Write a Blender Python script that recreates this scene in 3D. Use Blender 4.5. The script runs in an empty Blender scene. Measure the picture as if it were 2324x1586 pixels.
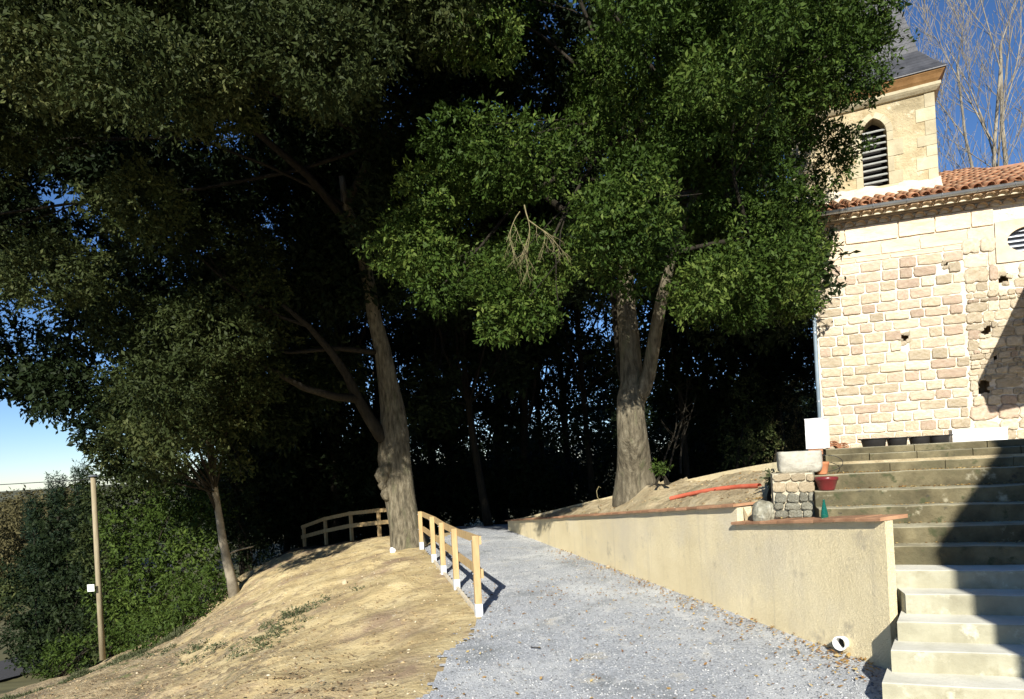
import bpy, math, random
import numpy as np
from mathutils import Vector, Matrix, noise as mnoise

# ------------------------------------------------------------------ camera, sky, sun
SC = bpy.context.scene
COL = SC.collection
W_, H_ = 2324.0, 1586.0
F = 1500.0                     # focal length in picture units
EYE = 2.0
ROLL = math.radians(3.1)
HC = 1042.0                    # row of the horizon at mid width
CX = W_/2
cam_d = bpy.data.cameras.new('camera')
cam = bpy.data.objects.new('camera', cam_d)
COL.objects.link(cam)
cam_d.sensor_width = 36.0
cam_d.lens = F/W_*36.0
cam_d.shift_y = (HC-H_/2)/W_
cam_d.clip_end = 3000
cam.matrix_world = Matrix.Translation((0, 0, EYE)) @ Matrix.Rotation(math.radians(90), 4, 'X') @ Matrix.Rotation(-ROLL, 4, 'Z')
SC.camera = cam
SC.view_settings.view_transform = 'Standard'
SC.view_settings.look = 'None'
SC.view_settings.gamma = 1
SC.view_settings.exposure = 0.78
SC.render.engine = 'CYCLES'
SC.cycles.max_bounces = 5
SC.cycles.transparent_max_bounces = 4
world = bpy.data.worlds.new("World")
SC.world = world
world.use_nodes = True
wn = world.node_tree.nodes
bg = wn.get('Background') or wn.new('ShaderNodeBackground')
SUN_EL = math.radians(29.5)
SUN_D = Vector((0.146, 0.989, -0.565)).normalized()    # direction in which sunlight travels
sky = wn.new('ShaderNodeTexSky')
sky.sky_type = 'NISHITA'
sky.sun_disc = False
sky.sun_elevation = SUN_EL
sky.sun_rotation = math.atan2(-SUN_D.x, -SUN_D.y)
sky.air_density = 1.0
sky.dust_density = 0.0
sky.altitude = 1800
sky.ozone_density = 3.0
sky_hs = wn.new('ShaderNodeHueSaturation'); sky_hs.inputs['Saturation'].default_value = 1.12
sky_mx = wn.new('ShaderNodeMixRGB'); sky_mx.blend_type = 'MULTIPLY'; sky_mx.inputs[0].default_value = 1; sky_mx.inputs[2].default_value = (.98,1.03,1.16,1)
world.node_tree.links.new(sky.outputs[0], sky_hs.inputs['Color'])
world.node_tree.links.new(sky_hs.outputs[0], sky_mx.inputs[1])
world.node_tree.links.new(sky_mx.outputs[0], bg.inputs[0])
bg.inputs[1].default_value = 0.066
sun_d = bpy.data.lights.new('sun', 'SUN')
sun_d.energy = 5.0
sun_d.angle = math.radians(0.5)
sun_d.color = (1.0, 0.945, 0.85)
sun = bpy.data.objects.new('sun', sun_d)
COL.objects.link(sun)
sun.rotation_euler = SUN_D.to_track_quat('-Z', 'Y').to_euler()
sun.location = (-5, -20, 20)

# ------------------------------------------------------------------ measuring helpers
def ray(px, py):
    dx = (px-CX)/F; dy = -(py-HC)/F
    c, s = math.cos(ROLL), math.sin(ROLL)
    return dx*c+dy*s, -dx*s+dy*c
def P(px, py, D):
    x, z = ray(px, py)
    return Vector((x*D, D, EYE+z*D))
def hit_plane(px, py, p0, ang):
    """where the line of sight meets the upright plane through p0 turned by ang"""
    x, z = ray(px, py)
    vx, vy = math.sin(ang), math.cos(ang)
    Y = (vx*p0[0]+vy*p0[1])/(vx*x+vy)
    return Vector((x*Y, Y, EYE+z*Y))
def GZ(Y):
    return -0.26+0.012*Y if Y < 19 else -0.26+0.012*19-0.06*(Y-19)
def hit_gravel(px, py):
    x, z = ray(px, py)
    Y = (EYE+0.26)/(0.012-z)
    return Vector((x*Y, Y, GZ(Y)))

# ------------------------------------------------------------------ mesh helpers
class MB:
    def __init__(s): s.v = []; s.f = []
    def add(s, vs, fs):
        n = len(s.v); s.v += [tuple(v) for v in vs]; s.f += [tuple(i+n for i in f) for f in fs]; return s
    def box(s, lo, hi, M=None):
        x0, y0, z0 = lo; x1, y1, z1 = hi
        vs = [Vector(p) for p in ((x0,y0,z0),(x1,y0,z0),(x1,y1,z0),(x0,y1,z0),(x0,y0,z1),(x1,y0,z1),(x1,y1,z1),(x0,y1,z1))]
        if M is not None: vs = [M @ v for v in vs]
        return s.add(vs, [(0,3,2,1),(4,5,6,7),(0,1,5,4),(1,2,6,5),(2,3,7,6),(3,0,4,7)])
    def beam(s, a, b, w, h, ext=0):
        a = Vector(a); b = Vector(b); d = (b-a); L = d.length; d.normalize()
        side = Vector((d.y, -d.x, 0))
        if side.length < 1e-4: side = Vector((1,0,0))
        side.normalize(); up = side.cross(d)
        M = Matrix((( side.x,d.x,up.x,a.x),(side.y,d.y,up.y,a.y),(side.z,d.z,up.z,a.z),(0,0,0,1)))
        return s.box((-w/2,-ext,-h/2),(w/2,L+ext,h/2), M)
    def tube(s, pts, rad, n=8, wob=0, seed=0, caps=True):
        pts = [Vector(p) for p in pts]; rr = random.Random(seed)
        ph = [rr.uniform(0,6.28) for _ in range(4)]
        rings = []; t = None; x = None
        for i, p in enumerate(pts):
            a = pts[max(0,i-1)]; b = pts[min(len(pts)-1,i+1)]
            t = (b-a).normalized()
            if x is None: x = t.orthogonal().normalized()
            x = (x - t*x.dot(t)).normalized(); y = t.cross(x)
            r = rad[i] if hasattr(rad,'__len__') else rad
            ring = []
            for k in range(n):
                an = 2*math.pi*k/n
                q = 1+wob*(0.5*math.sin(3*an+ph[0]+i*0.35)+0.3*math.sin(5*an+ph[1]-i*0.5)+0.35*math.sin(2*an+ph[2]+i*0.8)+rr.uniform(-.25,.25))
                ring.append(p+(x*math.cos(an)+y*math.sin(an))*r*q)
            rings.append(ring)
        vs = [v for r in rings for v in r]; fs = []
        for i in range(len(pts)-1):
            for k in range(n):
                fs.append((i*n+k, i*n+(k+1)%n, (i+1)*n+(k+1)%n, (i+1)*n+k))
        if caps: fs.append(tuple(range(n-1,-1,-1))); fs.append(tuple(range((len(pts)-1)*n, len(pts)*n)))
        return s.add(vs, fs)
    def lathe(s, c, prof, n=24):
        c = Vector(c); vs = []; fs = []
        for r, z in prof:
            for k in range(n):
                an = 2*math.pi*k/n; vs.append(c+Vector((r*math.cos(an), r*math.sin(an), z)))
        m = len(prof)
        for i in range(m-1):
            for k in range(n): fs.append((i*n+k, i*n+(k+1)%n, (i+1)*n+(k+1)%n, (i+1)*n+k))
        return s.add(vs, fs)
    def mesh(s, name, smooth=False):
        me = bpy.data.meshes.new(name); me.from_pydata([tuple(v) for v in s.v], [], s.f); me.update()
        if smooth: me.polygons.foreach_set('use_smooth', [True]*len(me.polygons))
        return me
FR = {}      # frame of each thing: location, turn about z
def rotz(v, a):
    c, s = math.cos(a), math.sin(a); return Vector((v[0]*c-v[1]*s, v[0]*s+v[1]*c, v[2]))
def tag(o, label=None, cat=None, group=None, kind=None):
    if label: o['label'] = label
    if cat: o['category'] = cat
    if group: o['group'] = group
    if kind: o['kind'] = kind
    return o
def thing(name, loc, label, cat, group=None, rz=0):
    o = bpy.data.objects.new(name, None); COL.objects.link(o)
    o.location = loc; o.rotation_euler = (0,0,rz); o.empty_display_size = .2
    FR[o.name] = (Vector(loc), rz)
    return tag(o, label, cat, group)
def obj(name, mb, mat, parent=None, smooth=False, local=False, **k):
    me = mb if isinstance(mb, bpy.types.Mesh) else None
    if me is None:
        if parent is not None and not local:
            loc, rz = FR[parent.name]
            mb.v = [tuple(rotz(Vector(v)-loc, -rz)) for v in mb.v]
        me = mb.mesh(name, smooth)
    if mat and not me.materials: me.materials.append(mat)
    o = bpy.data.objects.new(name, me); COL.objects.link(o)
    if parent is not None: o.parent = parent; FR[o.name] = FR[parent.name]
    tag(o, **k)
    return o
def solo(name, mb, mat, loc, label, cat, group=None, smooth=False, rz=0):
    """a thing that is one mesh; its vertices are given in world space"""
    loc = Vector(loc); mb.v = [tuple(rotz(Vector(v)-loc, -rz)) for v in mb.v]
    o = obj(name, mb, mat, None, smooth); o.location = loc; o.rotation_euler = (0,0,rz)
    return tag(o, label, cat, group)

# ------------------------------------------------------------------ materials
def M_(name, stops, scale=3.0, rough=.85, bump=.3, bscale=None, bdist=.02, detail=6, spec=.25, metal=0, coord='Object', attr=None, stretch=None, extra=None, transl=0, distort=0.0, gloss_noise=False):
    m = bpy.data.materials.new(name); m.use_nodes = True
    nt = m.node_tree; n = nt.nodes; L = nt.links.new
    b = n['Principled BSDF']
    b.inputs['Roughness'].default_value = rough
    b.inputs['Specular IOR Level'].default_value = spec
    b.inputs['Metallic'].default_value = metal
    tc = n.new('ShaderNodeTexCoord'); src = tc.outputs[coord]
    if stretch:
        mp = n.new('ShaderNodeMapping'); mp.inputs['Scale'].default_value = stretch; L(src, mp.inputs[0]); src = mp.outputs[0]
    nz = n.new('ShaderNodeTexNoise'); nz.inputs['Scale'].default_value = scale; nz.inputs['Detail'].default_value = detail
    nz.inputs['Roughness'].default_value = .6; nz.inputs['Distortion'].default_value = distort
    L(src, nz.inputs['Vector'])
    rp = n.new('ShaderNodeValToRGB'); e = rp.color_ramp.elements
    while len(e) < len(stops): e.new(.5)
    for q, (pos, c) in zip(e, stops): q.position = pos; q.color = (*c, 1)
    col = rp.outputs[0]
    if attr:
        at = n.new('ShaderNodeAttribute'); at.attribute_name = attr; L(at.outputs['Fac'], rp.inputs[0])
    else: L(nz.outputs['Fac'], rp.inputs[0])
    if extra:      # second layer: (scale, lo, hi, colour)
        for sc, lo, hi, c in extra:
            n2 = n.new('ShaderNodeTexNoise'); n2.inputs['Scale'].default_value = sc; n2.inputs['Detail'].default_value = 7; n2.inputs['Roughness'].default_value = .65
            L(src, n2.inputs['Vector'])
            mr = n.new('ShaderNodeMapRange'); mr.inputs[1].default_value = lo; mr.inputs[2].default_value = hi; L(n2.outputs['Fac'], mr.inputs[0])
            mx = n.new('ShaderNodeMixRGB'); L(mr.outputs[0], mx.inputs[0]); L(col, mx.inputs[1]); mx.inputs[2].default_value = (*c,1); col = mx.outputs[0]
    L(col, b.inputs['Base Color'])
    if bump:
        nb = n.new('ShaderNodeTexNoise'); nb.inputs['Scale'].default_value = bscale or scale*6; nb.inputs['Detail'].default_value = 8; nb.inputs['Roughness'].default_value = .65
        L(src, nb.inputs['Vector'])
        bp = n.new('ShaderNodeBump'); bp.inputs['Strength'].default_value = bump; bp.inputs['Distance'].default_value = bdist
        L(nb.outputs['Fac'], bp.inputs['Height']); L(bp.outputs[0], b.inputs['Normal'])
    if transl:
        out = n['Material Output']; tr = n.new('ShaderNodeBsdfTranslucent'); ms = n.new('ShaderNodeMixShader'); ms.inputs[0].default_value = transl
        L(col, tr.inputs[0]); L(b.outputs[0], ms.inputs[1]); L(tr.outputs[0], ms.inputs[2]); L(ms.outputs[0], out.inputs[0])
    return m
def obj_random(m, amount=.25):
    """brightness varies a little from piece to piece"""
    nt = m.node_tree; n = nt.nodes; b = n['Principled BSDF']
    src = b.inputs['Base Color'].links[0].from_socket
    oi = n.new('ShaderNodeObjectInfo'); mr = n.new('ShaderNodeMapRange'); mr.inputs[3].default_value = 1-amount; mr.inputs[4].default_value = 1+amount
    nt.links.new(oi.outputs['Random'], mr.inputs[0])
    hs = n.new('ShaderNodeHueSaturation'); nt.links.new(mr.outputs[0], hs.inputs['Value']); nt.links.new(src, hs.inputs['Color'])
    nt.links.new(hs.outputs[0], b.inputs['Base Color'])
    return m

m_gravel = M_('gravel', [(.28,(.21,.225,.245)),(.5,(.43,.455,.48)),(.72,(.68,.70,.71))], scale=38, bump=.9, bscale=55, bdist=.03, detail=9, extra=[(.55,.50,.62,(.60,.62,.62)),(.9,.54,.66,(.28,.30,.31)),(3.2,.55,.68,(.62,.63,.62)),(1.6,.60,.74,(.48,.43,.32))])
m_stone_grey = M_('gravel_chips', [(0,(.15,.16,.17)),(.7,(.37,.385,.40)),(1,(.55,.55,.53))], attr='v', bump=0)
m_earth = M_('bank_earth', [(.28,(.31,.235,.12)),(.48,(.48,.38,.195)),(.72,(.60,.50,.28))], scale=1.6, bump=.8, bscale=10, bdist=.05, detail=10, extra=[(.55,.50,.62,(.30,.22,.14)),(5,.54,.64,(.30,.23,.13)),(22,.60,.68,(.20,.15,.08)),(1.3,.60,.70,(.55,.47,.28)),(14,.62,.70,(.62,.56,.42))])
m_bank_brown = M_('bank_brown_soil', [(.28,(.20,.15,.08)),(.48,(.36,.28,.16)),(.72,(.52,.43,.26))], scale=2.6, bump=1, bscale=11, bdist=.07, detail=10, extra=[(1.1,.50,.64,(.21,.17,.11)),(3.4,.56,.66,(.16,.165,.07)),(16,.62,.70,(.58,.52,.38))])
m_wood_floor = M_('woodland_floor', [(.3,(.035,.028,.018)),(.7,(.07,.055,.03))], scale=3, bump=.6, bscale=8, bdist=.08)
m_field = M_('field_grass', [(.3,(.06,.065,.03)),(.7,(.13,.12,.06))], scale=.25, bump=.3)
m_mound = M_('mound_earth', [(.25,(.20,.155,.09)),(.5,(.40,.325,.195)),(.75,(.57,.49,.33))], scale=4, bump=.9, bscale=13, bdist=.05, detail=10, extra=[(2.0,.55,.7,(.20,.17,.09))])
m_mortar = M_('lime_mortar', [(.3,(.64,.56,.43)),(.6,(.80,.73,.60))], scale=5, bump=1, bscale=18, bdist=.04, extra=[(1.6,.52,.66,(.60,.49,.34)),(6,.60,.70,(.52,.43,.31))])
m_stucco = M_('sand_render', [(.3,(.72,.61,.37)),(.7,(.84,.73,.47))], scale=1.2, bump=.35, bscale=26, bdist=.02, extra=[(.5,.5,.75,(.64,.57,.42)),(.35,.62,.8,(.74,.68,.54)),(2.6,.60,.74,(.46,.40,.28))])
def drip(m, zc, col, scale=(9,9,.35), lo=.55, hi=.72):
    nt = m.node_tree; n = nt.nodes; L = nt.links.new; b = n['Principled BSDF']; src = b.inputs['Base Color'].links[0].from_socket
    tc = n.new('ShaderNodeTexCoord'); mp = n.new('ShaderNodeMapping'); mp.inputs['Scale'].default_value = scale; L(tc.outputs['Object'], mp.inputs[0])
    nz = n.new('ShaderNodeTexNoise'); nz.inputs['Scale'].default_value = 1.0; nz.inputs['Detail'].default_value = 5; L(mp.outputs[0], nz.inputs['Vector'])
    mr = n.new('ShaderNodeMapRange'); mr.inputs[1].default_value = lo; mr.inputs[2].default_value = hi; mr.inputs[4].default_value = .55; L(nz.outputs['Fac'], mr.inputs[0])
    mx = n.new('ShaderNodeMixRGB'); L(mr.outputs[0], mx.inputs[0]); L(src, mx.inputs[1]); mx.inputs[2].default_value = (*col,1); L(mx.outputs[0], b.inputs['Base Color'])
# worm-like trowel relief of the render
_n = m_stucco.node_tree.nodes; _L = m_stucco.node_tree.links.new
_v = _n.new('ShaderNodeTexNoise'); _v.inputs['Scale'].default_value = 75; _v.inputs['Detail'].default_value = 1.5; _v.inputs['Distortion'].default_value = 1.2
_tc = [q for q in _n if q.type == 'TEX_COORD'][0]; _L(_tc.outputs['Object'], _v.inputs['Vector'])
_r = _n.new('ShaderNodeMapRange'); _r.inputs[1].default_value = .42; _r.inputs[2].default_value = .58; _L(_v.outputs['Fac'], _r.inputs[0])
_b = [q for q in _n if q.type == 'BUMP'][0]
_b2 = _n.new('ShaderNodeBump'); _b2.inputs['Strength'].default_value = .8; _b2.inputs['Distance'].default_value = .008
_L(_r.outputs[0], _b2.inputs['Height']); _L(_b.outputs[0], _b2.inputs['Normal']); _L(_b2.outputs[0], _n['Principled BSDF'].inputs['Normal'])
m_stone = [obj_random(M_('stone_pink', [(.3,(.47,.34,.235)),(.6,(.63,.50,.385)),(.8,(.71,.60,.47))], scale=4, bump=.9, bscale=16, bdist=.04, coord='Object', extra=[(2.5,.52,.68,(.62,.52,.38)),(5,.60,.68,(.36,.27,.17))]),.18),
           obj_random(M_('stone_ochre', [(.3,(.45,.365,.225)),(.6,(.62,.53,.39)),(.8,(.72,.64,.50))], scale=4, bump=.9, bscale=16, bdist=.04, extra=[(2.5,.54,.68,(.70,.62,.48)),(5,.60,.68,(.36,.30,.19))]),.18),
           obj_random(M_('stone_cream', [(.3,(.54,.45,.30)),(.6,(.70,.62,.48)),(.8,(.80,.73,.60))], scale=4, bump=.9, bscale=16, bdist=.03),.12)]
m_ashlar = obj_random(M_('pale_ashlar', [(.3,(.56,.44,.30)),(.6,(.72,.60,.44)),(.8,(.80,.70,.54))], scale=2.5, bump=.6, bscale=14, bdist=.02, extra=[(1.2,.56,.72,(.50,.39,.26))]),.08)
m_tower = M_('tower_render', [(.3,(.33,.255,.14)),(.5,(.47,.39,.235)),(.75,(.58,.50,.33))], scale=2.2, bump=1.0, bscale=9, bdist=.05, detail=10, extra=[(1.1,.54,.70,(.30,.25,.15)),(6,.62,.70,(.24,.17,.10)),(3,.58,.66,(.58,.52,.37))])
m_towerstone = obj_random(M_('tower_dressed_stone', [(.3,(.36,.31,.20)),(.6,(.48,.43,.29)),(.8,(.58,.53,.39))], scale=3, bump=.6, bscale=16, bdist=.02),.1)
m_dark = M_('painted_void_shade', [(.3,(.006,.006,.006)),(.7,(.012,.011,.01))], bump=0)  # near-black colour standing in for the shade inside hollows
m_hole = M_('hole_shade_stone', [(.3,(.16,.11,.06)),(.7,(.34,.25,.14))], scale=8, bump=.6)  # browner and darker than the wall, recess shade put into the colour
m_soffit = M_('brown_soffit', [(.3,(.20,.11,.04)),(.7,(.33,.19,.08))], scale=5, bump=.2)
m_slate = M_('slate', [(.3,(.035,.037,.042)),(.7,(.075,.078,.088))], scale=4, rough=.5, bump=.3, spec=.5)
m_louvre = M_('louvre_wood', [(.3,(.26,.27,.25)),(.7,(.42,.43,.40))], scale=8)
m_terra = obj_random(M_('roof_tile_clay', [(.3,(.22,.095,.05)),(.55,(.38,.18,.095)),(.8,(.48,.31,.20))], scale=5, bump=.6, extra=[(7,.52,.66,(.30,.23,.13)),(3,.54,.68,(.12,.09,.06)),(11,.6,.7,(.45,.36,.26))]),.25)
m_coping = obj_random(M_('coping_tile_clay', [(.3,(.25,.13,.07)),(.7,(.40,.23,.13))], scale=6, bump=.3),.25)
m_genoise = obj_random(M_('eave_tile', [(.3,(.40,.28,.17)),(.7,(.54,.40,.25))], scale=5, bump=.4),.12)
m_zinc = M_('zinc', [(.3,(.30,.33,.37)),(.7,(.42,.45,.48))], scale=3, rough=.42, metal=.7, bump=.05)
m_pipe = M_('downpipe_blue_grey', [(.3,(.16,.22,.27)),(.7,(.24,.31,.37))], scale=3, rough=.4, bump=.05, spec=.5)
m_cement = M_('cement_fillet', [(.3,(.52,.45,.33)),(.7,(.70,.63,.48))], scale=4, bump=.8, bscale=12, bdist=.03)
m_wood = M_('new_pine', [(.3,(.38,.26,.12)),(.6,(.50,.36,.18)),(.8,(.58,.45,.25))], scale=2.5, bump=.3, bscale=20, stretch=(6,6,1), rough=.7, extra=[(3,.66,.72,(.26,.13,.05))])
m_foot = M_('white_sleeve', [(.3,(.46,.49,.52)),(.7,(.60,.63,.66))], scale=6, bump=.1)
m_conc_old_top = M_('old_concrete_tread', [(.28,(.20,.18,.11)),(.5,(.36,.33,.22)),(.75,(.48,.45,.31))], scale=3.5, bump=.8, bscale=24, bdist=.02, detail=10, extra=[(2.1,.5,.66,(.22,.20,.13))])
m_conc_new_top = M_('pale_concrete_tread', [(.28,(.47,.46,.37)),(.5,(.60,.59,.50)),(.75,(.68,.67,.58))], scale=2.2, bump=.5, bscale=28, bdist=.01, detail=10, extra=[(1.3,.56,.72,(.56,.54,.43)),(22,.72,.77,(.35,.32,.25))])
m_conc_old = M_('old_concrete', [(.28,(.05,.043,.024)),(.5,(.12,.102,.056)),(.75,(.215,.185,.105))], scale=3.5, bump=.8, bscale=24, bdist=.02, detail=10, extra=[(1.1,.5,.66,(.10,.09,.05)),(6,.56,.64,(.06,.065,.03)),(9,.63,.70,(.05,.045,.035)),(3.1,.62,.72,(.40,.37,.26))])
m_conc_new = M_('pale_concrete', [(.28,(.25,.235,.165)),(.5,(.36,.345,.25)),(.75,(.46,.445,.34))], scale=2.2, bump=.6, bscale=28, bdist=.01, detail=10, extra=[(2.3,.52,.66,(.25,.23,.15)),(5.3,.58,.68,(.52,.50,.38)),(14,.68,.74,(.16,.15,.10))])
m_white = M_('white_board', [(.3,(.76,.76,.74)),(.7,(.82,.82,.80))], scale=2, bump=.05, rough=.6)
m_bucket = M_('black_rubber', [(.3,(.012,.012,.013)),(.7,(.022,.022,.024))], scale=3, rough=.5, bump=.1, spec=.5)
m_redpot = M_('red_glaze', [(.3,(.11,.012,.014)),(.7,(.19,.025,.026))], scale=5, rough=.3, bump=.1, spec=.5)
m_pot = M_('terracotta_pot', [(.3,(.42,.16,.07)),(.7,(.55,.24,.12))], scale=5, bump=.1)
m_pillarmortar = M_('grey_mortar', [(.3,(.34,.30,.21)),(.6,(.52,.47,.35))], scale=7, bump=.8, bscale=20)
m_redpipe = M_('red_conduit', [(.3,(.52,.11,.06)),(.7,(.64,.17,.10))], scale=6, rough=.5, bump=.1)
m_trough = M_('trough_stone', [(.3,(.26,.245,.20)),(.5,(.42,.40,.33)),(.75,(.54,.52,.44))], scale=5, bump=.7, bscale=22, extra=[(3,.56,.7,(.20,.17,.10))])
m_lichen = obj_random(M_('lichen_rock', [(.3,(.14,.13,.09)),(.5,(.30,.29,.22)),(.75,(.50,.50,.42))], scale=9, bump=.9, bscale=22, bdist=.03),.2)
m_pillarstone = obj_random(M_('pillar_stone', [(.3,(.30,.24,.15)),(.6,(.47,.39,.26)),(.8,(.58,.50,.36))], scale=6, bump=.8, bscale=20),.15)
m_bark = M_('oak_bark', [(.3,(.05,.043,.027)),(.5,(.15,.128,.085)),(.72,(.27,.24,.165))], scale=5, bump=1, bscale=14, bdist=.05, stretch=(3,3,.7), detail=10, extra=[(2,.56,.7,(.13,.13,.07))])
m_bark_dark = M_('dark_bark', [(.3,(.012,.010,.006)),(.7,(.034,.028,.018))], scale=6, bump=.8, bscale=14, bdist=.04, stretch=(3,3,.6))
m_bark_pale = M_('pale_bark', [(.3,(.13,.11,.08)),(.55,(.26,.23,.17)),(.8,(.38,.35,.28))], scale=3, bump=.4, bscale=14)
m_twig = M_('dead_twigs', [(.3,(.15,.13,.06)),(.7,(.28,.24,.13))], scale=9, bump=.2)
m_pole = M_('pole_wood', [(.3,(.22,.18,.11)),(.7,(.36,.31,.21))], scale=4, stretch=(4,4,.5))
def leafmat(name, a, b, c, rough=.6, transl=.14, spec=.12):
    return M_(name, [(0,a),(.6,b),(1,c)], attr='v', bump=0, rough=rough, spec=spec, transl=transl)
m_leaf = leafmat('holm_oak_leaf', (.013,.028,.005), (.040,.072,.011), (.13,.17,.035))
m_leaf_l = leafmat('dusty_oak_leaf', (.012,.021,.006), (.038,.051,.015), (.12,.13,.045))
m_leaf_dark = leafmat('shade_tone_leaf', (.006,.012,.004), (.014,.024,.008), (.03,.043,.014))  # dark tone puts the shade of inner foliage into the leaf colour
m_leaf_shrub = leafmat('shrub_leaf', (.018,.032,.006), (.045,.075,.013), (.10,.14,.028))
m_leaf_con = leafmat('conifer_leaf', (.008,.019,.010), (.018,.036,.020), (.035,.055,.032), rough=.6, transl=.05)
m_leaf_dry = leafmat('dry_leaf', (.20,.09,.03), (.38,.24,.08), (.55,.42,.18), rough=.7)
m_leaf_far = leafmat('far_leaf', (.05,.045,.02), (.10,.09,.04), (.16,.14,.07), rough=.8)
m_weed = leafmat('weed_leaf', (.04,.055,.025), (.10,.115,.055), (.24,.24,.15), rough=.7)
m_glass_green = M_('green_glass', [(.3,(.01,.16,.12)),(.7,(.02,.24,.18))], scale=3, rough=.1, bump=0, spec=.6)
m_glass_green.node_tree.nodes['Principled BSDF'].inputs['Transmission Weight'].default_value = .6
m_window = M_('dull_glass', [(.3,(.10,.12,.15)),(.7,(.22,.25,.29))], scale=2, rough=.25, bump=0, stretch=(1,1,9), spec=.6)
m_asphalt = M_('asphalt', [(.3,(.045,.045,.048)),(.7,(.07,.07,.072))], scale=20, bump=.3)
m_housewall = M_('house_render', [(.3,(.55,.48,.36)),(.7,(.65,.58,.45))], scale=2)
m_wire = M_('black_wire', [(.3,(.015,.015,.015)),(.7,(.03,.03,.03))], rough=.5, bump=0)
drip(m_stucco, 0, (.60,.52,.35)); drip(m_tower, 0, (.33,.27,.17), (5,5,.5)); drip(m_conc_new, 0, (.27,.25,.17), (5,5,1.2)); drip(m_conc_old, 0, (.05,.048,.028), (4,4,1.0)); drip(m_bark, 0, (.05,.045,.03), (10,10,.5))
# ------------------------------------------------------------------ terrain
TH = math.radians(18.3)                  # church and steps: turned from the picture plane
U = Vector((math.cos(TH), -math.sin(TH), 0)); V = Vector((math.sin(TH), math.cos(TH), 0))
FP = [(957,1244.5,84),(985,1274,102),(1007,1301.5,116),(1037,1335,136),(1087,1395,180)]   # fence posts: foot px, height in px
FPW = [hit_gravel(a,b) for a,b,_ in FP]
bound = [hit_gravel(820,1760), hit_gravel(940,1586), hit_gravel(1010,1490)] + [FPW[4], FPW[3], FPW[2], FPW[1], FPW[0]] + [Vector((-1.9,19,GZ(19))), Vector((-2.4,26,GZ(26)))]
bound = [bound[0]+Vector((-.5,-3,0))]+bound
def bound_x(Y):
    for a, b in zip(bound, bound[1:]):
        if a.y <= Y <= b.y: return a.x+(b.x-a.x)*(Y-a.y)/(b.y-a.y)
    return bound[0].x if Y < bound[0].y else bound[-1].x
ctrl = []
def cp(px, py, D): ctrl.append(tuple(P(px, py, D)))
for Y in (1.5,3,4,5,6,7,8,10,12,14,16,18): ctrl.append((bound_x(Y), Y, GZ(Y)-.01)); 
for Y in (2,6,10,14,18): ctrl.append((bound_x(Y)+2.5, Y, GZ(Y)))
cp(700,1586,6.6); cp(400,1586,8.6); cp(60,1586,12.2); cp(560,1302,20.5); cp(520,1350,18.5); cp(350,1475,17); cp(200,1530,17.5)
cp(905,1243,17.2); cp(860,1222,20); cp(800,1230,21); cp(740,1240,22); cp(692,1248,23)
cp(700,1400,11.8); cp(820,1330,12.8); cp(850,1480,8.4); cp(560,1480,10.6); cp(640,1330,15.5); cp(740,1290,16.5); cp(380,1530,12)
ctrl += [(-14,10,-3.1),(-20,14,-4.1),(-12,24,-4.0),(-16,30,-4.4),(-5,30,-2.2),(-9,27,-3.2),(0,32,-1.6),(-6,2,-1.2),(-10,4,-2.3),(6,22,-.4),(12,30,-1),(-20,24,-4.5),(-22,6,-4),(-6.5,25,-1.9)]
CT = np.array(ctrl)
def tps(r2): return np.where(r2>1e-12, r2*np.log(np.maximum(r2,1e-12))*.5, 0)
def rbf_fit(C, lam=.4):
    n = len(C); A = np.zeros((n+3,n+3)); d = ((C[:,None,:2]-C[None,:,:2])**2).sum(-1)
    A[:n,:n] = tps(d)+np.eye(n)*lam; A[:n,n] = 1; A[:n,n+1:] = C[:,:2]; A[n,:n] = 1; A[n+1:,:n] = C[:,:2].T
    return np.linalg.solve(A, np.concatenate([C[:,2],[0,0,0]]))
def rbf_eval(C, w, X, Y):
    n = len(C); q = np.stack([X.ravel(),Y.ravel()],1); out = np.empty(len(q))
    for i in range(0,len(q),20000):
        s = q[i:i+20000]; d = ((s[:,None,:]-C[None,:,:2])**2).sum(-1); out[i:i+20000] = tps(d)@w[:n]+w[n]+s@w[n+1:]
    return out.reshape(X.shape)
WT = rbf_fit(CT)
_rs = np.random.RandomState(5)
_perm = _rs.rand(256,256)
def vnoise(X, Y, s):
    x = X*s; y = Y*s; xi = np.floor(x).astype(int); yi = np.floor(y).astype(int); fx = x-xi; fy = y-yi
    fx = fx*fx*(3-2*fx); fy = fy*fy*(3-2*fy)
    g = lambda a,b: _perm[a%256,b%256]
    return (g(xi,yi)*(1-fx)+g(xi+1,yi)*fx)*(1-fy)+(g(xi,yi+1)*(1-fx)+g(xi+1,yi+1)*fx)*fy-.5
def terrain(X, Y):
    X = np.asarray(X,float); Y = np.asarray(Y,float)
    z = rbf_eval(CT, WT, X, Y)
    r = np.maximum(0,np.maximum(np.maximum(-24-X, X-14), np.maximum(Y-34, -Y)))
    k = np.clip(r/10,0,1); k = k*k*(3-2*k)
    far = -4.6-np.clip((Y-50)/300,0,1)*2+np.clip((X-10)/20,0,1)*3.5*np.clip(1-r/150,0,1)
    z = np.clip(z,-5,2)*(1-k)+far*k
    bx = np.vectorize(bound_x)(Y)
    right = np.clip((X-bx+.02)/.25,0,1)*(Y<19.5)*(Y>-6)*(X<9)
    gz = np.where(Y<19,-.26+.012*Y,-.032-.06*(Y-19))-.05
    bump = (vnoise(X,Y,.9)*.16+vnoise(X+40,Y,2.3)*.09+vnoise(X,Y+70,5.5)*.045+vnoise(X+9,Y+7,13)*.02)
    amp = np.clip((bx-X)/.8,0,1)
    return (z+bump*amp)*(1-right)+gz*right
def tz(x,y): return float(terrain(np.array([x]),np.array([y]))[0])
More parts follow.
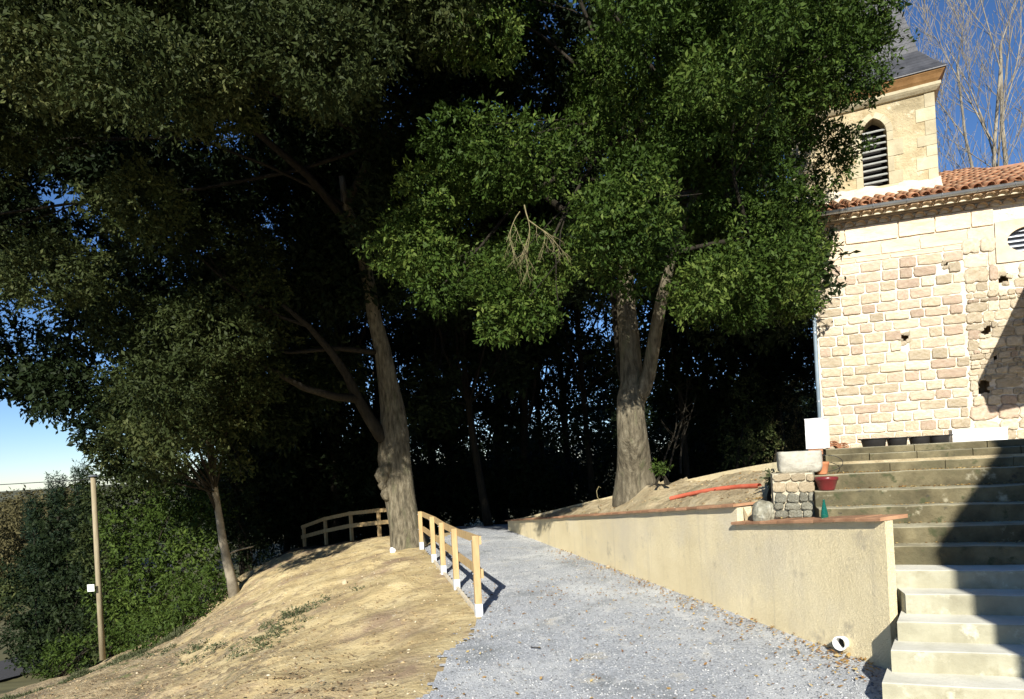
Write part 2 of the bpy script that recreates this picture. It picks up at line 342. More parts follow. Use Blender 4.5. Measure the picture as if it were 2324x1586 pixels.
def grid_mesh(name, xs, ys, fz, keep=None):
    X, Y = np.meshgrid(xs, ys); Z = fz(X,Y); nx = len(xs); ny = len(ys)
    v = np.stack([X,Y,Z],-1).reshape(-1,3)
    i = np.arange(ny-1)[:,None]*nx+np.arange(nx-1)[None,:]
    f = np.stack([i,i+1,i+nx+1,i+nx],-1).reshape(-1,4)
    if keep is not None:
        c = v[f].mean(1); f = f[keep(c[:,0],c[:,1])]
    me = bpy.data.meshes.new(name); me.from_pydata(v.tolist(),[],f.tolist()); me.update()
    me.polygons.foreach_set('use_smooth',[True]*len(me.polygons))
    return me
def steps_(a,b,d0,g):      # spacing grows away from 0
    o=[0.0]; d=d0
    while o[-1]<b: o.append(o[-1]+d); d*=g
    return o
xs = sorted([-x for x in steps_(0,13,.09,1.0)[1:]]+steps_(0,7,.3,1.0)); xs = [x for x in xs]
left = [-13-x for x in steps_(0,900,.4,1.12)[1:]][::-1]; right_ = [7.2+x for x in steps_(0,900,.5,1.15)[1:]]
xs = left+[x for x in xs if x>-13]+right_
ys = [-8,-5,-3,-1.5,0,1,2]+list(np.arange(2.5,24,.10))+[24+x for x in steps_(0,2500,.3,1.10)[1:]]
ys = [-900,-300,-100,-40,-18]+ys
me = grid_mesh('ground', xs, ys, terrain)
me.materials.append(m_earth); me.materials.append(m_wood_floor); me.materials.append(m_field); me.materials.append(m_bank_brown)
cen = np.empty(len(me.polygons)*3); me.polygons.foreach_get('center', cen); cen = cen.reshape(-1,3)
xx, yy = cen[:,0], cen[:,1]
jit = vnoise(xx,yy,1.1)*1.2
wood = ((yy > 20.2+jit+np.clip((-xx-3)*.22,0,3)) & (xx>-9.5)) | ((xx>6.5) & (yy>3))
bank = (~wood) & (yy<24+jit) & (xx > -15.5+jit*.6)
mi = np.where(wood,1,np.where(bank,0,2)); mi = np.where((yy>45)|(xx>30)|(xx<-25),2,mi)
wgt = (-(xx)-2.6-.32*np.clip(yy-7,-5,20)*1.0)/1.6 + vnoise(xx,yy,.8)*2.2+vnoise(xx,yy,3.1)*1.3+(vnoise(xx,yy,17)+vnoise(xx,yy,31))*1.1
mi = np.where((mi==0)&(wgt>1.15),3,mi)
me.polygons.foreach_set('material_index', mi.astype(np.int32))
ground = obj('ground', me, None, kind='structure')

# gravel drive: its own sheet
def grav_z(X, Y):
    z = np.where(Y<19,-.26+.012*Y,-.032-.06*(Y-19))
    return z+vnoise(X,Y,1.2)*.02+vnoise(X,Y,9)*.01
jb = lambda Y: vnoise(np.zeros_like(Y)+3,Y,2.2)*.25+vnoise(np.zeros_like(Y)+9,Y,9)*.14
bxv = np.vectorize(bound_x)
gme = grid_mesh('gravel_drive', np.arange(-4.5,8,.06), np.concatenate([np.arange(-4,3,.3),np.arange(3,24,.08)]), grav_z,
   keep=lambda x,y: x > bxv(y)+.05+jb(y)*np.clip((9.3-y)*2,.15,1))
gravel = obj('gravel_drive', gme, m_gravel, kind='structure')

# road at the foot of the bank, far left
rd = MB()
ra, rb = P(-60,1565,19), P(60,1552,20)
pts = [Vector((-46,10,0)),Vector((-28,16.5,0)),Vector((-19.6,20.5,0)),Vector((-17.6,25,0)),Vector((-21,34,0)),Vector((-32,60,0))]
L_ = []
for i,p in enumerate(pts):
    d = (pts[min(i+1,5)]-pts[max(i-1,0)]).normalized(); s = Vector((d.y,-d.x,0))
    for q in (-1.6,1.6):
        w = p+s*q; L_.append((w.x,w.y,max(tz(w.x,w.y),tz(p.x,p.y))+.06))
rd.add(L_, [(2*i,2*i+1,2*i+3,2*i+2) for i in range(5)])
obj('road', rd, m_asphalt, kind='structure')

# loose chips lying on the gravel
def chips(name, n, pos, size, mat, seed, **k):
    rs = np.random.RandomState(seed); n = len(pos)
    base = np.array([(1,0,0),(0,1,0),(-1,0,0),(0,-1,0),(0,0,1),(0,0,-.5)],float)
    V3 = base[None]*(1+rs.uniform(-.35,.35,(n,6,1)))*size[:,None,None]*np.array([1,.75,.5])
    a = rs.uniform(0,6.28,n); c, s = np.cos(a), np.sin(a)
    x = V3[...,0]*c[:,None]-V3[...,1]*s[:,None]; y = V3[...,0]*s[:,None]+V3[...,1]*c[:,None]
    V3 = np.stack([x,y,V3[...,2]],-1)+pos[:,None]
    f = np.array([(0,1,4),(1,2,4),(2,3,4),(3,0,4),(1,0,5),(2,1,5),(3,2,5),(0,3,5)])
    fs = (f[None]+np.arange(n)[:,None,None]*6).reshape(-1,3)
    return raw(name, V3.reshape(-1,3), fs, mat, np.repeat(rs.rand(n),6), **k)
def raw(name, v, f, mat, attr=None, parent=None, **k):
    me = bpy.data.meshes.new(name); nv = len(v); nf, m = f.shape
    if parent is not None:
        loc, rz = FR[parent.name]; v = v-np.array(loc)
    me.vertices.add(nv); me.vertices.foreach_set('co', v.astype(np.float32).ravel())
    me.loops.add(nf*m); me.loops.foreach_set('vertex_index', f.astype(np.int32).ravel())
    me.polygons.add(nf); me.polygons.foreach_set('loop_start', np.arange(nf,dtype=np.int32)*m)
    try: me.polygons.foreach_set('loop_total', np.full(nf,m,dtype=np.int32))
    except Exception: pass
    me.update(calc_edges=True)
    if attr is not None:
        at = me.attributes.new('v','FLOAT','POINT'); at.data.foreach_set('value', attr.astype(np.float32))
    me.materials.append(mat)
    o = bpy.data.objects.new(name, me); COL.objects.link(o)
    if parent is not None: o.parent = parent; FR[o.name] = FR[parent.name]
    return tag(o, **k)

# ------------------------------------------------------------------ steps
stair = thing('stone_steps', U*1.2+V*6.2+Vector((0,0,-.3)), 'broad weathered concrete steps climbing to the church terrace, half in shadow', 'steps', rz=-TH)
SR, ST = .174, .298
def nose(k): return (6.25+ST*(k-1), .22+SR*(k-1))
def wpt(a, s, z): return U*a+V*s+Vector((0,0,z))
def slab(a0,a1,s0,s1,z0,z1,seed,amp=.006,n=26,skew=0):
    """a worn step: rounded nose, slightly wavy"""
    mb = MB(); rr = random.Random(seed); prof = [(s0,z0),(s0,z1-.018),(s0+.006,z1-.005),(s0+.02,z1),(s1,z1),(s1,z0)]
    vs = []
    for i in range(n+1):
        a = a0+(a1-a0)*i/n
        w = amp*(math.sin(a*2.3+seed)+.6*math.sin(a*6.1+seed*2)+rr.uniform(-.5,.5)); w2 = amp*.7*(math.sin(a*1.7+seed*3)+rr.uniform(-.6,.6))
        for j,(s,z) in enumerate(prof):
            ds = w if j in (0,1,2,3) else 0; dz = w2 if j in (1,2,3) else 0
            vs.append(wpt(a+(skew*(s-s0) if i==0 else 0), s+ds, z+dz))
    m = len(prof); fs = []
    for i in range(n):
        for j in range(m): fs.append((i*m+j,(i+1)*m+j,(i+1)*m+(j+1)%m,i*m+(j+1)%m))
    fs.append(tuple(range(m))[::-1]); fs.append(tuple(range(n*m,(n+1)*m)))
    return mb.add(vs,fs)
STEP_LEFT = {-2:.82,-1:.94,0:1.06,1:1.19,2:1.31}
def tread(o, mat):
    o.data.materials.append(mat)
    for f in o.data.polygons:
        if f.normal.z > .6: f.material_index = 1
for k in range(-2,10):
    s, z = nose(k); a0 = STEP_LEFT.get(k, .9 if k>=6 else 1.2)
    a0 = {3:1.45,4:1.36}.get(k,a0)
    new = k <= 4
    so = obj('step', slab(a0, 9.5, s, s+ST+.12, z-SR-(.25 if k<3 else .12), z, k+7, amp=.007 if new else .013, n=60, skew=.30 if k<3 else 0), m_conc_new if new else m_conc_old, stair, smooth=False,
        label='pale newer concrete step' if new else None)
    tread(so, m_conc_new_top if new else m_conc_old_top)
# three low block courses at the top, each block a piece
s9,_z = nose(9)
for r,(s,z0,z1,bl) in enumerate([(8.93,1.60,1.722,.62),(9.03,1.724,1.835,.55),(9.13,1.837,1.915,.86)]):
    a = 1.12 if r<2 else 1.14; i = 0
    rr = random.Random(r)
    while a < 9.4:
        w = bl*rr.uniform(.85,1.15)
        bo_ = obj('block', slab(a, min(a+w-.008,9.5), s+rr.uniform(-.006,.006), s+.3, z0, z1+rr.uniform(-.004,.004), r*31+i, amp=.003, n=5), m_conc_old, stair); tread(bo_, m_conc_old_top); a += w; i += 1
# terrace behind the curb
tr = MB()
c0 = [(1.0,8.95),(12,8.95),(12,16.5),(2.0,16.5)]
top = [wpt(a,s,1.75) for a,s in c0]; bot = [wpt(a,s,-.6) for a,s in c0]
tr.add(top+bot,[(0,1,2,3),(4,7,6,5),(0,4,5,1),(1,5,6,2),(2,6,7,3),(3,7,4,0)])
obj('terrace', tr, m_mound, kind='structure')

# ------------------------------------------------------------------ rendered retaining wall
Wc = Vector((3.5,6.05,0))
Wf = hit_gravel(1190,1216)
wd = (Wf-Wc); wd.z = 0; wd.normalize()
WANG = math.atan2(-(-wd.y), -wd.x)*0
wang = math.atan2(wd.y, -wd.x)        # plane turned by this angle
def wallhit(px,py):
    x, z = ray(px,py)      # line Wc + t*wd ; X = x*Y
    t = (Wc.x-x*Wc.y)/(x*wd.y-wd.x); Y = Wc.y+t*wd.y
    return t, EYE+z*Y
wn_ = Vector((-wd.y, wd.x, 0)) if Vector((-wd.y,wd.x,0)).x < 0 else Vector((wd.y,-wd.x,0))   # towards the drive
def WP(t, out, z): return Wc+wd*t+wn_*out+Vector((0,0,z))
t_step,_ = wallhit(1672,1160)
t0_,zc1a = wallhit(2034,1172); t1_,zc1b = wallhit(1672,1184)
_,zc2a = wallhit(1672,1144); tfar,zc2b = wallhit(1152,1180)
rw = thing('retaining_wall', WP(0,0,-.3), 'long cream roughcast retaining wall with a stepped tile coping beside the gravel', 'wall')
def coping1(t): return zc1a+(zc1b-zc1a)*(t-t0_)/(t1_-t0_)
def coping2(t): return zc2a+(zc2b-zc2a)*(t-t_step)/(tfar-t_step)
def wall_run(ta,tb,zf,thick=.22,n=60):
    mb = MB(); vs = []
    m_rows = 14
    for i in range(n+1):
        t = ta+(tb-ta)*i/n; zt = zf(t)-.035
        for q in range(m_rows+1):
            z = -.5+(zt+.5)*q/m_rows
            vs.append(WP(t, .012*mnoise.noise(Vector((t*1.3,z*1.3,3)))+.004*mnoise.noise(Vector((t*7,z*7,1))), z))
        vs.append(WP(t,-thick,zt)); vs.append(WP(t,-thick,-.5))
    m = m_rows+3; fs = []
    for i in range(n):
        for j in range(m): fs.append((i*m+j,i*m+(j+1)%m,(i+1)*m+(j+1)%m,(i+1)*m+j))
    A=list(vs[:m]); B=list(vs[n*m:]); q=len(vs); vs+=A+B; fs.append(tuple(range(q,q+m))[::-1]); fs.append(tuple(range(q+m,q+2*m)))
    # top and back faces do not share points with the front
    vs2=[]; fs2=[]
    for f in fs:
        if len(f)==4 and not all((i%m)<=m_rows for i in f): fs2.append(tuple(range(len(vs)+len(vs2),len(vs)+len(vs2)+4))); vs2+=[vs[i] for i in f]
        else: fs2.append(f)
    return mb.add(vs+vs2,fs2)
obj('lower_wall', wall_run(.15,t_step+.0,coping1,thick=.09,n=30), m_stucco, rw, smooth=True)
obj('upper_wall', wall_run(t_step+.003,tfar,coping2), m_stucco, rw, smooth=True)
def coping_row(ta,tb,zf,L):
    n = max(1,round((tb-ta)/L)); L = (tb-ta)/n; rr = random.Random(int(ta*10))
    for i in range(n):
        a = ta+i*L+.004; b = ta+(i+1)*L-.004; j = rr.uniform(-.003,.003); mb = MB(); vs = []
        for t in (a,b):
            z = zf(t)+j
            vs += [WP(t,.065,z-.034),WP(t,.065,z-.008),WP(t,.058,z),WP(t,-.26,z+.012),WP(t,-.26,z-.024)]
        fs = [(j_,(j_+1)%5,5+(j_+1)%5,5+j_) for j_ in range(5)]+[(4,3,2,1,0),(5,6,7,8,9)]
        obj('coping_tile', mb.add(vs,fs), m_coping, rw)
coping_row(.135,t_step+.05,coping1,.285)
coping_row(t_step-.03,tfar+.05,coping2,.285)
# mortar bed under the tiles
# white plastic drain pipe poking out of the wall
tq,zq = wallhit(1916,1457)
pc = WP(tq,0,zq); pd = (wn_*.8+Vector((-.1,-.5,.10))).normalized()
dp = thing('drain_pipe', pc, 'short white plastic drain pipe poking out low in the cream wall', 'pipe')
mb = MB(); R0, R1 = .062, .054
def ringp(c,d,r,n=20):
    x = d.orthogonal().normalized(); y = d.cross(x); return [c+x*r*math.cos(2*math.pi*i/n)+y*r*math.sin(2*math.pi*i/n) for i in range(n)]
ra_ = ringp(pc-pd*.05,pd,R0)+ringp(pc+pd*.10,pd,R0)+ringp(pc+pd*.10,pd,R1)+ringp(pc-pd*.05,pd,R1)
mb.add(ra_,[(r*20+i,r*20+(i+1)%20,(r+1)*20+(i+1)%20,(r+1)*20+i) for r in range(3) for i in range(20)])
obj('tube', mb, m_white, dp, smooth=False)
mb = MB(); mb.add(ringp(pc+pd*.0,pd,R1),[tuple(range(20))]); obj('opening', mb, m_dark, dp)  # black disc paints the shade inside the pipe
mb = MB(); ra_ = ringp(pc+pd*.075,pd,R0+.009)+ringp(pc+pd*.108,pd,R0+.009)+ringp(pc+pd*.108,pd,R1+.002)
mb.add(ra_,[(r*20+i,r*20+(i+1)%20,(r+1)*20+(i+1)%20,(r+1)*20+i) for r in range(2) for i in range(20)]); obj('collar', mb, m_white, dp)

# ------------------------------------------------------------------ back wall and mound
bt = WP(tfar,-.1,0); bt = Vector((bt.x+.0,bt.y+.3,0)); be = P(1769,1046,10.0); be = Vector((be.x,be.y,0))
bd = (be-bt).normalized(); BL = (be-bt).length
def backhit(px,py):
    x,z = ray(px,py); t = (x*bt.y-bt.x)/(bd.x-x*bd.y); return t, EYE+z*(bt.y+bd.y*t)
bz = [backhit(1152,1180)[::1], backhit(1390,1125), backhit(1651,1068), backhit(1769,1046)]
bz = [(max(0,min(BL,t)),z) for t,z in bz]
def bztop(t): return float(np.interp(t,[q[0] for q in bz],[q[1] for q in bz]))
bw = MB(); bn = Vector((bd.y,-bd.x,0)); 
if bn.y > 0: bn = -bn
vs = []
n = 24
for i in range(n+1):
    t = BL*i/n+ (0 if i<n else .1); p = bt+bd*t; z = bztop(min(t,BL))
    vs += [p+Vector((0,0,-.5)), p+Vector((0,0,z)), p-bn*.18+Vector((0,0,z)), p-bn*.18+Vector((0,0,-.5))]
bw.add(vs,[(i*4+j,i*4+(j+1)%4,i*4+4+(j+1)%4,i*4+4+j) for i in range(n) for j in range(4)]+[(0,1,2,3),(n*4+3,n*4+2,n*4+1,n*4)])
solo('back_wall', bw, m_stucco, bt+bd*5+Vector((0,0,-.5)), 'low pale sloping wall edge behind the earth mound and oak trunk', 'wall')
mc = []
for i in range(14):
    t = .2+(tfar-.3)*i/13; p = WP(t,-.15,0); mc.append((p.x,p.y,(coping1(t) if t<t_step else coping2(t))-.012+(0.0 if t>t_step else -.03)))
for i in range(12):
    t = BL*i/11; p = bt+bd*t+bn*.05; mc.append((p.x,p.y,bztop(t)-.05 if i<7 else bztop(t)-.10))
def mp(px,py,D): q = P(px,py,D); mc.append((q.x,q.y,q.z))
mp(1440,1104,12.4); mp(1440,1108,12.0); mp(1400,1120,12.1); mp(1475,1104,11.9); mp(1490,1084,13.0); mp(1500,1100,12.2); mp(1560,1076,12.4); mp(1620,1072,11.9); mp(1700,1064,10.9); mp(1600,1120,10.0); mp(1600,1098,10.9); mp(1700,1102,9.3); mp(1740,1116,8.7); mp(1540,1126,11.0); mp(1640,1112,9.7); mp(1480,1130,11.6); mp(1660,1085,10.6); mp(1560,1100,11.7); mp(1380,1135,12.7)
MC = np.array(mc); WM = rbf_fit(MC,.02)
def mound_in(x,y):
    # right of the front wall face's inner line and in front of the back wall
    a = (x-Wc.x)*(-wn_.x)+(y-Wc.y)*(-wn_.y) > .10
    b = (x-bt.x)*bn.x+(y-bt.y)*bn.y > -.06
    tt = (x-Wc.x)*wd.x+(y-Wc.y)*wd.y
    sx = x*U.x+y*U.y
    ss = x*V.x+y*V.y
    c = (tt > 1.15) & ~((sx>.48)&(ss>7.2)) 
    return a & b & c
def mound_z(X,Y):
    a = (X-Wc.x)*(-wn_.x)+(Y-Wc.y)*(-wn_.y); t = (X-Wc.x)*wd.x+(Y-Wc.y)*wd.y
    cz = np.where(t<t_step, zc1a+(zc1b-zc1a)*(t-t0_)/(t1_-t0_), zc2a+(zc2b-zc2a)*(t-t_step)/(tfar-t_step))
    lo = cz-.03+.16*np.clip(a,0,1.2)+vnoise(X,Y,3)*.03+vnoise(X,Y,9)*.02
    return np.minimum(np.maximum(mound_raw(X,Y), np.where(a<1.2, lo, lo-(a-1.2)*.5)), cz-.02+.75*np.maximum(a-.12,0)+vnoise(X,Y,9)*.015)
def mound_raw(X,Y): return np.clip(rbf_eval(MC,WM,X,Y),-.5,1.85)+vnoise(X,Y,1.9)*.05+(vnoise(X,Y,5)*.035+vnoise(X,Y,13)*.02)
mme = grid_mesh('earth_mound', np.arange(-1.5,6,.07), np.arange(6,20.5,.07), mound_z, keep=mound_in)
obj('earth_mound', mme, m_mound, kind='structure')
def mz(x,y): return float(mound_z(np.array([x]),np.array([y]))[0])
_gx = np.arange(-16,4,.1); _gy = np.arange(3,21,.1); _GX,_GY = np.meshgrid(_gx,_gy); _GZg = terrain(_GX,_GY)
def tzf(x,y):
    i = min(max(int((x+16)/.1),0),len(_gx)-1); j = min(max(int((y-3)/.1),0),len(_gy)-1); return float(_GZg[j,i])
# ------------------------------------------------------------------ church
C0 = P(1868,1008,14.5); C0.z = 0
church = thing('church', Vector((C0.x,C0.y,1.75)), 'sunlit stone church with patched ashlar wall, clay tile roof, square belfry and slate spire', 'church', rz=-TH)
def ch(px,py,y=0.0):
    p = hit_plane(px,py,C0+V*y,TH); return (p-C0).dot(U), p.z
CL = Vector((0,0,-1.75))     # local z = world z - 1.75
def lobj(name, mb, mat, parent=church, smooth=False, **k):
    mb.v = [(v[0],v[1],v[2]-1.75) for v in mb.v]
    return obj(name, mb, mat, parent, smooth, local=True, **k)
holes = []
for px,py,w,h in ((2054,768,.14,.17),(2237,750,.18,.20),(2233,878,.20,.28),(2277,631,.17,.18),(2259,812,.06,.20),(2147,599,.07,.12)):
    a,z = ch(px,py); holes.append((a-w/2,a+w/2,z-h/2,z+h/2))
oa, oz = ch(2341,541)
ocu = (oa-.62,oa+.62,oz-.42,oz+.42)
WTOP = 6.60
def plate(a0,a1,z0,z1,rects,y=0):
    A = sorted({a0,a1}|{q for r in rects for q in r[:2]}|set(np.arange(a0+.5,a1,.5))); Z = sorted({z0,z1}|{q for r in rects for q in r[2:]}|set(np.arange(z0+.5,z1,.5)))
    mb = MB()
    for i in range(len(A)-1):
        for j in range(len(Z)-1):
            ca,cz = (A[i]+A[i+1])/2,(Z[j]+Z[j+1])/2
            if any(r[0]<ca<r[1] and r[2]<cz<r[3] for r in rects): continue
            mb.add([(A[i],y,Z[j]),(A[i+1],y,Z[j]),(A[i+1],y,Z[j+1]),(A[i],y,Z[j+1])],[(0,1,2,3)])
    return mb
wallmb = plate(0,10,1.2,WTOP,holes+[ocu])
wallmb.add([(0,0,1.2),(1.7,8,1.2),(1.7,8,WTOP),(0,0,WTOP)],[(0,3,2,1)])
wallmb.add([(10,0,1.2),(10,8,1.2),(10,8,WTOP),(10,0,WTOP)],[(0,1,2,3)])
wallmb.add([(10,8,1.2),(1.7,8,1.2),(1.7,8,WTOP),(10,8,WTOP)],[(0,1,2,3)])
lobj('wall', wallmb, m_mortar)
for r in holes:
    mb = MB(); a0,a1,z0,z1 = r; d = .28
    v = [(a0,0,z0),(a1,0,z0),(a1,0,z1),(a0,0,z1),(a0,d,z0),(a1,d,z0),(a1,d,z1),(a0,d,z1)]
    mb.add(v,[(0,1,5,4),(1,2,6,5),(2,3,7,6),(3,0,4,7),(4,5,6,7)])
    lobj('wall_hole', mb, m_hole)
# block shapes shared between stones
def block_mesh(seed, rough, bev):
    """unit stone, front at y=-1, uneven outline and pillowed face"""
    rr = random.Random(seed); out = []; n = 4
    per = []
    for i in range(n): per.append((i/n,0))
    for i in range(n): per.append((1,i/n))
    for i in range(n): per.append((1-i/n,1))
    for i in range(n): per.append((0,1-i/n))
    j = lambda s: rr.uniform(-s,s)
    per = [(x+j(rough*.6),z+j(rough)) for x,z in per]
    cx = cz = .5
    # soften corners
    for q in (0,n,2*n,3*n):
        x,z = per[q]; per[q] = (x+(cx-x)*bev*1.2, z+(cz-z)*bev*1.6)
    m = len(per)
    vs = [(x,.3,z) for x,z in per]+[(x,-.55+j(.1),z) for x,z in per]+[(x+(cx-x)*bev,-1+j(.16),z+(cz-z)*bev*1.6) for x,z in per]
    inner = [(x+(cx-x)*.55,-1+j(.28),z+(cz-z)*.55) for x,z in per[::2]]; k = len(inner)
    vs += inner
    fs = [(r*m+i,r*m+(i+1)%m,(r+1)*m+(i+1)%m,(r+1)*m+i) for r in range(2) for i in range(m)]
    for i in range(k):
        a = 2*m+2*i; b = 2*m+(2*i+1)%m; c = 2*m+(2*i+2)%m; p = 3*m+i; q = 3*m+(i+1)%k
        fs += [(a,b,p),(b,q,p),(b,c,q)]
    vs.append((.5,-1+j(.2),.5)); fs += [(3*m+i,3*m+(i+1)%k,3*m+k) for i in range(k)]
    me = bpy.data.meshes.new('stone'); me.from_pydata(vs,[],fs); me.update(); return me
ASH = [block_mesh(s,.045,.035) for s in range(14)]
RUB = [block_mesh(s+50,.10,.085) for s in range(14)]
BIG = [block_mesh(s+90,.018,.015) for s in range(6)]
for l in (ASH,RUB,BIG):
    for me_ in l: me_.polygons.foreach_set('use_smooth',[l is not BIG]*len(me_.polygons))
_var = {}
def stone_inst(meshes, mat, a, z, w, h, d, parent=church, rr=random, tilt=.0, name='stone', dz=1.75, y=0.0):
    me = rr.choice(meshes); key = (me.name,mat.name)
    if key not in _var:
        c = me.copy(); c.materials.append(mat); _var[key] = c
    o = bpy.data.objects.new(name,_var[key]); COL.objects.link(o); o.parent = parent
    o.location = (a,y,z-dz); o.scale = (w,d,h); o.rotation_euler = (0,rr.uniform(-tilt,tilt),0)
    return o
rr = random.Random(11)
def hits(a,b,z0,z1,rs,m=.0): return any(a<r[1]-m and b>r[0]+m and z0<r[3]-m and z1>r[2]+m for r in rs)
def place(meshes,mats,a,b,z,z2,d,tilt=.01):
    """lay one stone, shortened beside an opening"""
    for r in holes+[ocu]:
        if a<r[1] and b>r[0] and z+.03<r[3] and z2-.03>r[2]:
            left = r[0]-a; rgt = b-r[1]
            if left>rgt: b = r[0]-.01
            else: a = r[1]+.01
            if b-a<.09: return
    stone_inst(meshes, mats, a, z, b-a, z2-z, d, rr=rr, tilt=tilt)
# regular courses
z = 1.72; row = 0
AX = 2.80
while z < 5.62:
    h = rr.uniform(.20,.24); a = .02 if row%2 else .03; edge = AX+rr.uniform(-.05,.05); first = True
    while a < edge-.1:
        w = rr.uniform(.24,.50) if not first else rr.uniform(.2,.5); first = False
        b = min(a+w,edge)
        if edge-b < .16: b = edge
        u = rr.random()
        pinkness = max(0,min(1,(z-2.4)/2.5))
        mat = m_stone[0] if u<.12+.36*pinkness*(a>.5) else (m_stone[1] if u<.72 else m_stone[2])
        place(ASH,mat,a+.017,b-.017,z+.014,z+h-.017,rr.uniform(.022,.045)); a = b
    z += h; row += 1
ztop_reg = z
# ragged field stones to the right
z = 1.72
while z < 5.75:
    h = rr.choice((.10,.13,.22,.27,.30,.20,.08)); a = AX+rr.uniform(-.01,.06)
    while a < 4.6:
        w = min(.5,h*rr.uniform(.9,2.4)); b = a+w
        mat = m_stone[rr.choice((1,2,2,1,2,0)) if rr.random()<.8 else 1]
        place(RUB,mat,a+.008,b-.008,z+.006+rr.uniform(-.01,.01),z+h-.006,rr.uniform(.02,.055),tilt=.05); a = b
    z += h
# broken edges round the holes
for (h0,h1,h2,h3) in holes:
    for q in range(7):
        s_ = rr.uniform(.05,.11); side = q%4
        ca = (rr.uniform(h0,h1),rr.uniform(h0,h1),h0-.01,h1+.01)[side]; cz = (h2-.01,h3+.01,rr.uniform(h2,h3),rr.uniform(h2,h3))[side]
        stone_inst(RUB, m_stone[rr.choice((1,2))], ca-s_*.6, cz-s_*.4, s_*1.2, s_*.8, rr.uniform(.02,.04), rr=rr, tilt=.4)
# flush pale ashlar under the eaves
for zz0,zz1,sh in ((ztop_reg+.01,5.93,.1),(5.94,6.215,.35),(6.235,6.585,.0)):
    if zz1-zz0 < .1: continue
    a = .01-sh; k = 0
    while a < 4.7:
        w = rr.uniform(.6,1.05); a0 = max(a,.01); b = a+w
        if zz0 < ocu[3] and zz1 > ocu[2] and b > ocu[0]-.1: b = ocu[0]-.01
        if b-a0 > .1: stone_inst(BIG, m_ashlar, a0+.004, zz0, b-a0-.008, zz1-zz0-.004, .035 if zz0>6.2 else .018, rr=rr)
        a = b+(.0 if b != ocu[0]-.01 else 2)
# oculus
mb = MB(); N = 32; ring = []
for q,(ra_x,ra_z,y) in enumerate(((.42,.265,.0),(.42,.265,.22))):
    for i in range(N):
        an = 2*math.pi*i/N; ring.append((oa+ra_x*math.cos(an), y, oz+ra_z*math.sin(an)))
oc = MB().add(ring,[(i,N+i,N+(i+1)%N,(i+1)%N) for i in range(N)])
outer = []
for i in range(N):
    an = 2*math.pi*i/N; c,s_ = math.cos(an),math.sin(an); k = min(.62/max(abs(c),1e-6),.42/max(abs(s_),1e-6)); outer.append((oa+k*c,-.03,oz+k*s_))
for i in range(N):
    an = 2*math.pi*i/N; outer.append((oa+.42*math.cos(an),-.03,oz+.265*math.sin(an)))
oc.add(outer,[(i,(i+1)%N,N+(i+1)%N,N+i) for i in range(N)])
oc.add([outer[N+i] for i in range(N)]+ring[:N],[(i,(i+1)%N,N+(i+1)%N,N+i) for i in range(N)])
ocf = lobj('round_window', oc, m_ashlar)
mb = MB().add([(oa+.42*math.cos(2*math.pi*i/N),.13,oz+.265*math.sin(2*math.pi*i/N)) for i in range(N)],[tuple(range(N))])
lobj('pane', mb, m_window, parent=ocf)
for i in range(5):
    zz = oz-.2+.1*i; hw = .42*math.sqrt(max(0,1-((zz-oz)/.265)**2))
    lobj('slat', MB().box((oa-hw,.06,zz-.012),(oa+hw,.10,zz+.012)), m_zinc, parent=ocf)
# tile eave: two rows of half tiles under the roof edge
def half_tile(c, r, L, ang_up, n=7, th=.014, flip=1, taper=.85):
    """half round tile running along +y (up slope)"""
    vs = []; 
    for q,(yy,k) in enumerate(((0,1),(L,taper))):
        for rr_ in (r*k,r*k-th):
            for i in range(n+1):
                an = math.pi*i/n; vs.append((c[0]+rr_*math.cos(an), c[1]+yy, c[2]+flip*rr_*math.sin(an)+yy*ang_up))
    m = n+1; fs = []
    for i in range(n):
        fs += [(i,i+1,2*m+i+1,2*m+i),(m+i+1,m+i,3*m+i,3*m+i+1),(i+1,i,m+i,m+i+1),(2*m+i,2*m+i+1,3*m+i+1,3*m+i)]
    return MB().add(vs,fs)
tile_me = half_tile((0,0,0),.085,.42,0,taper=.82).mesh('roof_tile',True); tile_me.materials.append(m_terra)
gen_me = half_tile((0,0,0),.105,.34,0,taper=1).mesh('eave_tile',True); gen_me.materials.append(m_genoise)
def linst(name, me, parent, loc, rot=(0,0,0), sc=(1,1,1), dz=1.75):
    o = bpy.data.objects.new(name,me); COL.objects.link(o); o.parent = parent; o.location = (loc[0],loc[1],loc[2]-dz); o.rotation_euler = rot; o.scale = sc; return o
for row,(zz,out) in enumerate(((6.60,.13),(6.745,.27))):
    lobj('eave_course', MB().box((-.06-.06*row,-out+.035,zz+.100),(10,.0,zz+.138)), m_genoise)
    lobj('eave_mortar', MB().box((-.04-.06*row,-out+.09,zz+.0),(10,.0,zz+.098)), m_cement)
    k = 0; a = .06+.1*row
    while a < 4.7:
        linst('eave_tile', gen_me, church, (a,-out,zz), (0,0,rr.uniform(-.03,.03)), (1,1,rr.uniform(.85,.95))); a += .222
EZ = 6.90; SL = .415; EY = -.40
roof = MB().add([(-.2,EY+.05,EZ-.03),(10,EY+.05,EZ-.03),(10,5,EZ-.03+SL*(5-EY-.05)),(1.0,5,EZ-.03+SL*(5-EY-.05)),(2.0,10,EZ),(10,10,EZ)],[(0,1,2,3),(3,2,5,4)])
roofo = lobj('roof', roof, m_terra)
an = math.atan(SL); rr = random.Random(4)
a = -.1; nt_ = 0
CTp = P(2131,437,14.4); TT = math.radians(26); UT = Vector((math.cos(TT),-math.sin(TT),0)); VT = Vector((math.sin(TT),math.cos(TT),0))
tl = (CTp-C0).dot(U), (CTp-C0).dot(V)
